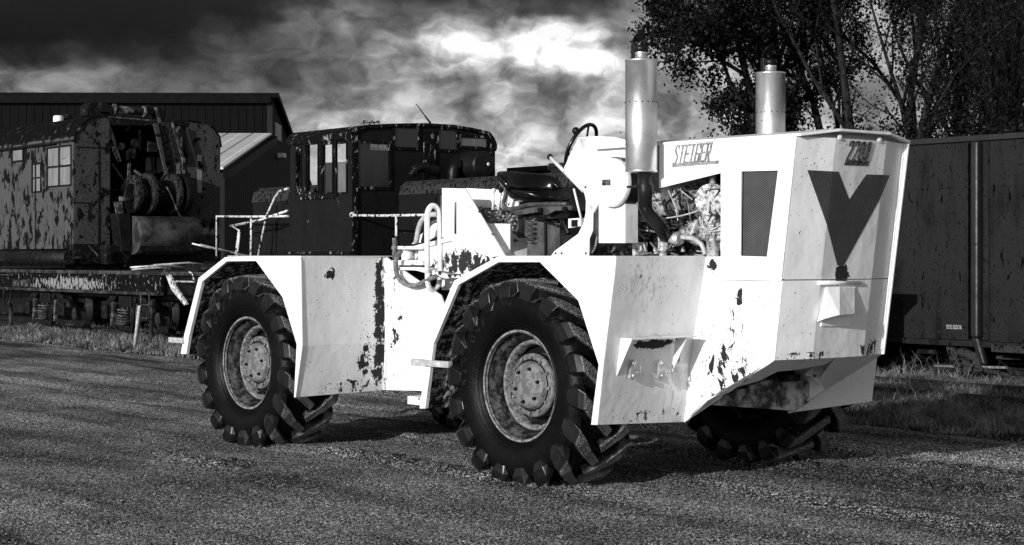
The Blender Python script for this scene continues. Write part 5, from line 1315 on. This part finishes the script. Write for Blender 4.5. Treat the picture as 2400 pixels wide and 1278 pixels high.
# roof, with a rounded cornice
ro = [(y, roof_z(y)+.03) for y in np.linspace(.12, yR_-.12, 15)]
ro = [(-.03, roof_z(0)-.16), (-.035, roof_z(0)-.08), (0.02, roof_z(0)-.01)]+ro+[(yR_-.02, roof_z(yR_)-.02), (yR_+.03, roof_z(yR_)-.12), (yR_+.03, roof_z(yR_)-.2)]
ri = [(y*(1-.02)+.03, z-.05) for y, z in reversed(ro)]
MB().px(ro+ri, xF-.08, .05).build('cab_roof', 'loco_trim', lr)
# interior stays dark
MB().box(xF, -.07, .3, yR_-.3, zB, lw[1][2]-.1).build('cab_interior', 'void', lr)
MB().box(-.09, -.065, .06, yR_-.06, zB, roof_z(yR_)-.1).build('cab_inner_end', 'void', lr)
# hood on the near end
hz = L.F(932, 424, 0).z; hy = L.F(934, 430, 0).y; hyr = yR_-.35
hp = [(hy, zB), (hy, hz-.22), (hy+.04, hz-.10), (hy+.14, hz-.02), (hy+.3, hz), (hyr-.3, hz), (hyr-.1, hz-.05), (hyr, hz-.2), (hyr, zB)]
MB().px(hp, .0, 7.2).build('hood', 'loco', lr, bevel=.01)
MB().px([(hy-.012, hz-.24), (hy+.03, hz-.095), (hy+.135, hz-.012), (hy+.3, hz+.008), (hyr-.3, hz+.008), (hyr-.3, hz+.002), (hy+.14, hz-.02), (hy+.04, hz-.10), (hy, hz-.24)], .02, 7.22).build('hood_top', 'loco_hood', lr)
mb = MB()
for x in (1.1, 2.2, 3.3, 4.4, 5.5): mb.box(x-.015, x+.015, hy-.014, hy-.001, zB+.3, hz-.3)
mb.build('hood_joints', 'loco_trim', lr)
for x in (.55, 1.65, 2.75): MB().box(x-.42, x+.42, hy-.02, hy-.001, zB+.4, hz-.45).build('hood_door', 'loco', lr, bevel=.006)
# air filter canisters on the hood
a = L.F(1080, 378, .9); c = L.F(1137, 380, .9)
ycn = c.y; rr_ = .235
MB().lathe([(0, 0), (rr_-.02, 0), (rr_, .02), (rr_, .30), (rr_+.012, .32), (rr_, .34), (rr_, .70), (rr_-.015, .74), (rr_-.05, .75), (0, .755)], (.15, ycn, hz+.27), 'x', 40).build('air_filter', 'black', lr)
q = L.F(1146, 385, .92); MB().lathe([(0, 0), (.03, 0), (.03, .004), (0, .004)], (.906, q.y, q.z), 'x', 20).build('filter_label', 'knob', lr)
MB().tube(smooth_path([L.F(a, b, .5) for a, b in [(1078, 385), (1066, 392), (1062, 405), (1062, 418)]], 4), .10, 12).lathe([(.115, -.02), (.115, .02)], (.5, L.F(1062, 410, .5).y, hz+.03), 'z', 20).build('filter_elbow', 'black', lr)
MB().tube(smooth_path([L.F(a, b, .3) for a, b in [(968, 402), (985, 392), (1010, 398), (1025, 400)]], 5), .085, 12).build('exhaust_manifold', 'black', lr)
MB().tube([L.F(a, b, .3) for a, b in [(962, 412), (975, 395), (990, 385)]], .05, 8).build('manifold_pipe', 'iron', lr)
for px_ in (1095, 1105, 1120, 1135, 1148): q = L.F(px_, 416, .7); MB().box(.66, .70, q.y-.02, q.y+.02, hz, hz+.05).build('filter_foot', 'aluminium', lr)
# short hood at the far end
sy0 = L.F(596, 470, xF-1.5).y
q0 = L.S(590, 470, .5); x_e = L.S(592, 500, .55).x
sz = L.S(640, 440, .6).z
MB().px([(.55, zB), (.55, sz-.25), (.60, sz-.08), (.74, sz), (yR_-.8, sz), (yR_-.6, sz-.1), (yR_-.6, zB)], x_e, xF-.01).build('short_hood', 'loco', lr, bevel=.02)
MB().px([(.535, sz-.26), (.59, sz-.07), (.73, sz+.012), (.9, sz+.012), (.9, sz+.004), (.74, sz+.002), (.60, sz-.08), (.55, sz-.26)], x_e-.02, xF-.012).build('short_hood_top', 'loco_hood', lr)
for a in (.28, .62): x = x_e+(xF-x_e)*a; MB().box(x-.25, x+.25, .525, .549, zB+.2, sz-.32).build('short_hood_door', 'loco', lr, bevel=.006)
# running boards, underframe, wheels
MB().box(x_e-1.6, 8.6, -.02, yR_, zB-.12, zB).build('running_board', 'iron', lr)
MB().box(x_e-1.4, 8.4, .15, yR_-.15, .75, zB-.121).build('loco_frame', 'black', lr)
for x in (x_e-.3, xF+.4, 2.2, 4.4, 6.6):
    for yy in (.45, 1.9): MB().lathe([(0, .0), (.14, .0), (.36, .04), (.40, 0), (.46, 0), (.46, .12), (0, .12)], (x, yy, .165+.46), 'y', 36).build('loco_wheel', 'iron', lr)
# handrails
def lrail(pts, y, name='handrail', r_=.022, n=0): return MB().tube([L.S(a, b, y) for a, b in pts], r_, 8).build(name, 'rail_yellow', lr)
lrail([(508, 606), (508, 507), (590, 508), (675, 507)], -.0)
lrail([(589, 508), (588, 602)], -.0); lrail([(674, 494), (610, 516), (540, 530), (560, 540), (552, 602)], .0)
lrail([(675, 442), (656, 448), (645, 462), (624, 508), (605, 602)], .25); lrail([(556, 600), (562, 545)], .0, r_=.02)
lrail([(826, 500), (832, 505), (880, 506), (1012, 504)], -.0); lrail([(929, 505), (929, 580)], -.0); MB().ball(L.S(826, 504, 0), .05).build('rail_socket', 'rail_yellow', lr)
# aerial and roof weeds
MB().tube([L.F(a, b, -.1) for a, b in [(1009, 289), (993, 268), (983, 254), (976, 245)]], [.018, .01, .008, .008], 6).build('aerial', 'black', lr)
for i, (px_, h_) in enumerate(((853, 12), (867, 9), (876, 11), (886, 10))):
    b0 = L.F(px_, 291, -.4); zr = roof_z(b0.y)+.03
    e = bpy.data.objects.new('roof_weed', None); col.objects.link(e)
    wp = lr.location.to_2d()+RU*-.4+RV*b0.y; e.location = (wp.x, wp.y, zr-.01)
    tag(e, ['tall forked weed, leftmost of those growing on the locomotive cab roof', 'short leaning weed, second from the left on the locomotive cab roof', 'weed with a broad head, third from the left on the locomotive cab roof', 'small upright weed, rightmost on the locomotive cab roof'][i], 'weed', 'weeds growing on the cab roof')
    mb = MB(); hh = h_/FPX*29; mb.tube([(0, 0, 0), (.01, 0, hh*.5), (random.uniform(-.03, .03), 0, hh)], .006, 5); mb.build('stem', 'leaf', e)
    vs = []
    for k in range(9):
        c = Vector((random.gauss(0, .028), random.gauss(0, .02), hh*random.uniform(.6, 1.15))); a = random.random()*6; d = Vector((math.cos(a), .3, math.sin(a)))*.016; n_ = Vector((-d.z, 0, d.x))*.7
        vs += [c-d, c+n_, c+d, c-n_]
    fast_mesh('foliage', np.array([tuple(v) for v in vs]), 4, 'leaf', e)

# ================================================================== HOPPER WAGON (right)
Hh = frame_on(2300, 20.3, RU)
hr = Hh.root('hopper_wagon', 'long dark riveted steel hopper wagon with ribbed sides, behind the tractor nose', 'wagon')
hx0 = Hh.S(1290, 420, 0).x; hx1 = 3.5
hzb = Hh.S(2300, 800, 0).z; hzt = Hh.S(2300, 322, 0).z
MB().box(hx0, hx1, 0, 2.9, hzb, hzt).build('body', 'hopper', hr, bevel=.01)
MB().box(hx0, hx1, -.05, .0-.001, hzt-.05, hzt+.03).build('top_chord', 'hopper_rib', hr, bevel=.006)
MB().box(hx0, hx1, -.07, -.002, hzb-.08, hzb-.0).build('side_sill', 'hopper', hr, bevel=.006)
MB().box(hx0-1.3, hx0, -.02, 2.9, hzt-.10, hzt-.0).build('end_ledge', 'hopper', hr, bevel=.02)
zse = Hh.S(2300, 437, 0).z
MB().box(hx0, hx1, -.012, -.002, zse-.012, zse+.012).build('seam_strip', 'hopper', hr)
for px_ in (1500, 1900, 2292, 2660):
    q = Hh.S(px_, 560, 0); x = q.x; mb = MB()
    mb.prism([(x-.03, -.001, hzb+.05), (x+.10, -.001, hzb+.05), (x+.10, -.001, hzt-.06), (x-.03, -.001, hzt-.06)], (0, -.14, 0))
    mb.prism([(x-.03, -.14, hzb+.05), (x+.10, -.14, hzb+.05), (x+.20, -.10, hzb-.32), (x+.10, -.10, hzb-.32)], (0, .10, 0))
    mb.build('side_rib', 'hopper_rib', hr, bevel=.03)
    MB().box(x+.105, x+.20, -.02, -.001, hzb+.02, hzt-.07).build('rib_flange', 'hopper', hr)
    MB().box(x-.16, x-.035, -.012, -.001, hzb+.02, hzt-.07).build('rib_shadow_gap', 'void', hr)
rv0 = MB().ball((0, 0, 0), .016, 8, (1, .7, 1)).build('rivet', 'hopper_rib', hr); rv0.location = (0, -.003, 1.0)
def riv(px_, py_):
    q = Hh.S(px_, py_, 0); c = rv0.copy(); col.objects.link(c); c.parent = hr; c.location = (q.x, -.003, q.z)
for px_ in range(2120, 2400, 27):
    riv(px_+random.uniform(-1, 1), 731); riv(px_, 778)
for py_ in range(446, 780, 50): riv(2303, py_); riv(2100, py_)
for px_, py_ in ((2122, 584), (2198, 652), (2254, 702), (2145, 456), (2118, 730)): riv(px_, py_)
q = Hh.S(2218, 770, -.004); q_e = Hh.S(2259, 770, 0)
raised_text('SIDE DOOR', .085, 'hose_light', hr, Matrix.Translation((q.x, -.006, q.z-.005)) @ Matrix.Rotation(R(90), 4, 'X') @ Matrix.Scale((q_e.x-q.x)/.50, 4, (1, 0, 0)), 'side_door_lettering', depth=.002, align='LEFT')
# underframe
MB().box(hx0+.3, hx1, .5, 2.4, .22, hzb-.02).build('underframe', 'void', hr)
for k in range(26):
    xx = hx0+1+k*.55+random.uniform(-.2, .2); zz = random.uniform(.2, hzb-.1)
    MB().box(xx, xx+random.uniform(.08, .5), .30, .49, zz-random.uniform(.04, .15), zz).build('brake_rigging', random.choice(['iron', 'rust', 'black']), hr, bevel=.01)
for x in (-9.6, -7.9, -2.0, -.2):
    for yy in (.75, 2.19): MB().lathe([(0, .0), (.14, .0), (.36, .04), (.38, 0), (.42, 0), (.42, .12), (0, .12)], (x, yy, .165+.42), 'y', 36).build('wagon_wheel', 'iron', hr)
for pts in ([(2215, 812), (2255, 820), (2250, 880), (2225, 850)], [(2250, 815), (2290, 830), (2300, 870), (2262, 885), (2245, 850)], [(2255, 850), (2380, 880), (2378, 888), (2250, 862)]):
    MB().prism([Hh.S(*p, -.1) for p in pts], (0, .1, 0)).build('brake_gear', 'loco_hood', hr, bevel=.02)
MB().tube([Hh.S(a, b, -.05) for a, b in [(2190, 858), (2250, 860), (2360, 862)]], .02, 6).build('brake_rod', 'rim', hr)
MB().box(Hh.S(2335, 820, 0).x, hx1, -.12, .3, Hh.S(2360, 826, 0).z, Hh.S(2360, 808, 0).z).build('step_board', 'loco_hood', hr, bevel=.01)
q = Hh.S(2060, 830, -.1)
for a, b in ((2060, 2140), (2000, 2058)):
    MB().py(Hh.s2([(a, 840), (b-20, 838), (b, 870), (b, 910), (a, 915)], .3), .3, .9).build('bogie_side', 'black', hr, bevel=.03)

# ================================================================== WAREHOUSE
BX = -.13822                          # the corner stands on this bearing
Wf = Fr(BX*92, 92, Vector((1, .02)).normalized())
wr = Wf.root('warehouse', 'large dark ribbed-metal warehouse with a pale lean-to roof behind the rail crane', 'building')
zr_ = CAMH+(HY-228)/FPX*92
MB().box(-70, -.05, 0, .3, 0, zr_-.35).build('long_wall', 'cladding', wr)
MB().box(-70, .25, -.35, .2, zr_-.34, zr_+.02).build('roof_fascia', 'trim', wr)
# gable end: runs away from the corner and towards us below the lean-to
yf = -17.5
ga = [(yf, 0), (yf, CAMH+(HY-400)/FPX*(92+yf)), (0, CAMH+(HY-336)/FPX*92), (0, zr_), (.01, zr_), (14, zr_-3.0), (30, zr_-6.4), (30, 0)]
MB().px(ga, 0, .3).build('gable_wall', 'cladding_end', wr)
def slab(p0, p1, th, x0, x1, name, mat): return MB().px([p0, p1, (p1[0], p1[1]+th), (p0[0], p0[1]+th)], x0, x1).build(name, mat, wr)
slab((.3, zr_), (30, zr_-6.4), .25, -70, .6, 'main_roof', 'trim')
zl0, zl1 = ga[1][1], ga[2][1]
slab((yf-.4, zl0+.03), (-.36, zl1+.4), .10, -70, .30, 'lean_to_roof', 'cladding_roof')
slab((yf-.5, zl0-.35), (-.36, zl1-.02), .36, .305, .6, 'verge_trim', 'trim')
MB().box(-70, -.01, yf, yf+.2, 0, zl0).build('lean_to_wall', 'cladding', wr)
q = CAMH+(HY-286)/FPX*93; q2 = CAMH+(HY-325)/FPX*93
mb = MB()
for k in range(11): zz_ = q2+(q-q2)*k/11; mb.prism([(.32, .8, zz_), (.42, .8, zz_-.02), (.42, 3.2, zz_-.02), (.32, 3.2, zz_)], (0, 0, .045))
mb.build('louvre_vent', 'louvre', wr)
q = CAMH+(HY-362)/FPX*93; MB().box(.31, .7, 2.1, 2.9, q-.12, q+.14).build('wall_lamp', 'louvre', wr, bevel=.03)

# ================================================================== TREES
def tree(name, X, Y, H, spread, seed, label, nleaf, lean=0, trunks=1, twiggy=0.0, leafsize=.075, low=.12, br=1.0):
    rnd = random.Random(seed); e = bpy.data.objects.new(name, None); col.objects.link(e); e.location = (X, Y, 0)
    tag(e, label, 'tree', 'trees beyond the wagon')
    mb = MB(); tips = []
    def grow(p, d, ln, r, lev):
        n = 5 if lev < 2 else 3; pts = [p]; cur = p; dd = d.copy(); rs = [r]
        for i in range(n):
            dd = (dd+Vector((rnd.gauss(0, .10+.04*lev), rnd.gauss(0, .10+.04*lev), rnd.gauss(0, .05)+.06)))
            dd.normalize(); cur = cur+dd*ln/n; pts.append(cur); rs.append(r*(1-.62*(i+1)/n))
        mb.tube(pts, rs, 7 if lev < 2 else (5 if lev < 3 else 4))
        if lev >= 2: tips.extend((pts[i], pts[i+1], lev) for i in range(len(pts)-1))
        if lev >= 4: return
        kids = (7, 5, 4, 3)[lev] if lev < 4 else 0
        for k in range(kids):
            f = rnd.uniform(low if lev == 0 else .2, 1); i = min(n-1, int(f*n)); q = pts[i].lerp(pts[i+1], f*n-i)
            a = rnd.random()*6.283; tilt = rnd.uniform(.45, .95)*(1-.35*twiggy); dirn = (pts[i+1]-pts[i]).normalized()
            s1 = dirn.orthogonal().normalized(); s2_ = dirn.cross(s1); side = s1*math.cos(a)+s2_*math.sin(a)
            nd = (dirn*math.cos(tilt)+side*math.sin(tilt)*spread); nd.normalize()
            grow(q, nd, ln*rnd.uniform(.42, .68)*((1-.25*f)*br if lev == 0 else 1), max(.007, rs[i]*.60), lev+1)
    for t in range(trunks):
        a = rnd.random()*6.28; grow(Vector((rnd.uniform(-.5, .5)*(trunks > 1), rnd.uniform(-.5, .5)*(trunks > 1), 0)), Vector((lean+rnd.uniform(-.18, .18)*(trunks > 1), rnd.uniform(-.1, .1), 1)).normalized(), H*.74, H*.0115, 0)
    mb.build('trunk', 'bark', e)
    T3 = np.array([[*a, *b] for a, b, l in tips]); rg = np.random.default_rng(seed)
    idx = rg.integers(0, len(T3), nleaf//5); idx = np.repeat(idx, 5); n = len(idx); t = np.repeat(rg.random((n//5, 1)), 5, 0)
    P = T3[idx, :3]*(1-t)+T3[idx, 3:]*t+rg.normal(0, .16, (n, 3))
    d1 = rg.normal(0, 1, (n, 3)); d1 /= np.linalg.norm(d1, axis=1)[:, None]; d2 = np.cross(d1, rg.normal(0, 1, (n, 3))); d2 /= np.linalg.norm(d2, axis=1)[:, None]
    s_ = (leafsize*(.5+rg.random(n)))[:, None]*.7
    Q = np.stack([P-d1*s_, P+d2*s_*.7, P+d1*s_*1.1, P-d2*s_*.7], 1)
    fast_mesh('crown', Q, 4, 'leaf', e)
def atd(px_, d): return (px_-CX)/FPX*d
specs = [(1805, 42, 12.5, .95, 11, 'broad leafy tree, leftmost of the row, its branches behind the tall front muffler', 34000, -.02, 1, 0, .062, .08, .56),
         (1890, 45, 13.5, .85, 12, 'dense leafy tree with a thick trunk behind the second, shorter muffler', 27000, .02, 1, 0, .062, .15, .7),
         (2050, 40, 12.5, .8, 13, 'tree with several bare stems showing, right of the shorter muffler', 16000, 0, 2, .3, .055, .15, .8),
         (2160, 47, 14, .7, 14, 'tall straight-trunked tree above the nose of the tractor', 24000, .02, 1, .2, .06, .15, .8),
         (2290, 41, 10, .7, 15, 'many-stemmed willowy tree with long bare twigs above the hopper wagon', 16000, .16, 6, 1, .045, .1, 1),
         (1985, 48, 13.5, .75, 18, 'slender upright tree between the shorter muffler and the nose peak', 26000, .03, 2, .4, .055, .12, .7),
         (2235, 50, 13.0, .7, 19, 'slim tree set back behind the tall straight-trunked one', 24000, .05, 2, .5, .055, .12, .7),
         (2440, 46, 12.0, .8, 16, 'leafy tree at the far right edge behind the hopper wagon', 16000, -.03, 2, .5, .06, .1, .7)]
for px_, d, H_, spd, seed, lab, nl, lean, tk, tw, ls, low, br in specs: tree('tree', atd(px_, d), d, H_, spd, seed, lab, nl, lean, tk, tw, ls, low, br)
# undergrowth behind the wagon
def shrub(px_, d, w_, h_, n, seed, label):
    rg = np.random.default_rng(seed); e = bpy.data.objects.new('shrub', None); col.objects.link(e); e.location = (atd(px_, d), d, 0); tag(e, label, 'shrub', 'undergrowth beyond the wagon')
    mb = MB()
    for k in range(14):
        a = rg.random()*6.28; r_ = w_*.5*rg.random(); mb.tube(smooth_path([(0, 0, 0), (math.cos(a)*r_*.4, math.sin(a)*r_*.4, h_*.5), (math.cos(a)*r_, math.sin(a)*r_*.6, h_*(.7+.25*rg.random()))], 3), [.05*(1-.08*i) for i in range(7)], 5)
    mb.build('stems', 'bark', e)
    n = int(n*1.7); cn = rg.normal(0, 1, (n//40, 3))*(w_*.22, w_*.12, h_*.22)+(0, 0, h_*.55); P = np.repeat(cn, 40, 0)+rg.normal(0, .28, (n//40*40, 3)); P[:, 2] = np.abs(P[:, 2]); m_ = len(P)
    d1 = rg.normal(0, 1, (m_, 3)); d1 /= np.linalg.norm(d1, axis=1)[:, None]; d2 = np.cross(d1, rg.normal(0, 1, (m_, 3))); d2 /= np.linalg.norm(d2, axis=1)[:, None]; s_ = (.03+.035*rg.random(m_))[:, None]
    fast_mesh('foliage', np.stack([P-d1*s_, P+d2*s_*.7, P+d1*s_, P-d2*s_*.7], 1), 4, 'leaf', e)
shrub(2210, 38, 6, 4.6, 12000, 31, 'dense dark shrub just above the left end of the visible wagon side')
shrub(2390, 37, 6, 4.3, 11000, 32, 'dark leafy shrub above the right end of the wagon')
shrub(2020, 44, 8, 4.2, 12000, 33, 'tangled undergrowth behind the tractor hood')
shrub(1640, 46, 7, 3.9, 16000, 34, 'low scrub seen behind the tall front muffler')
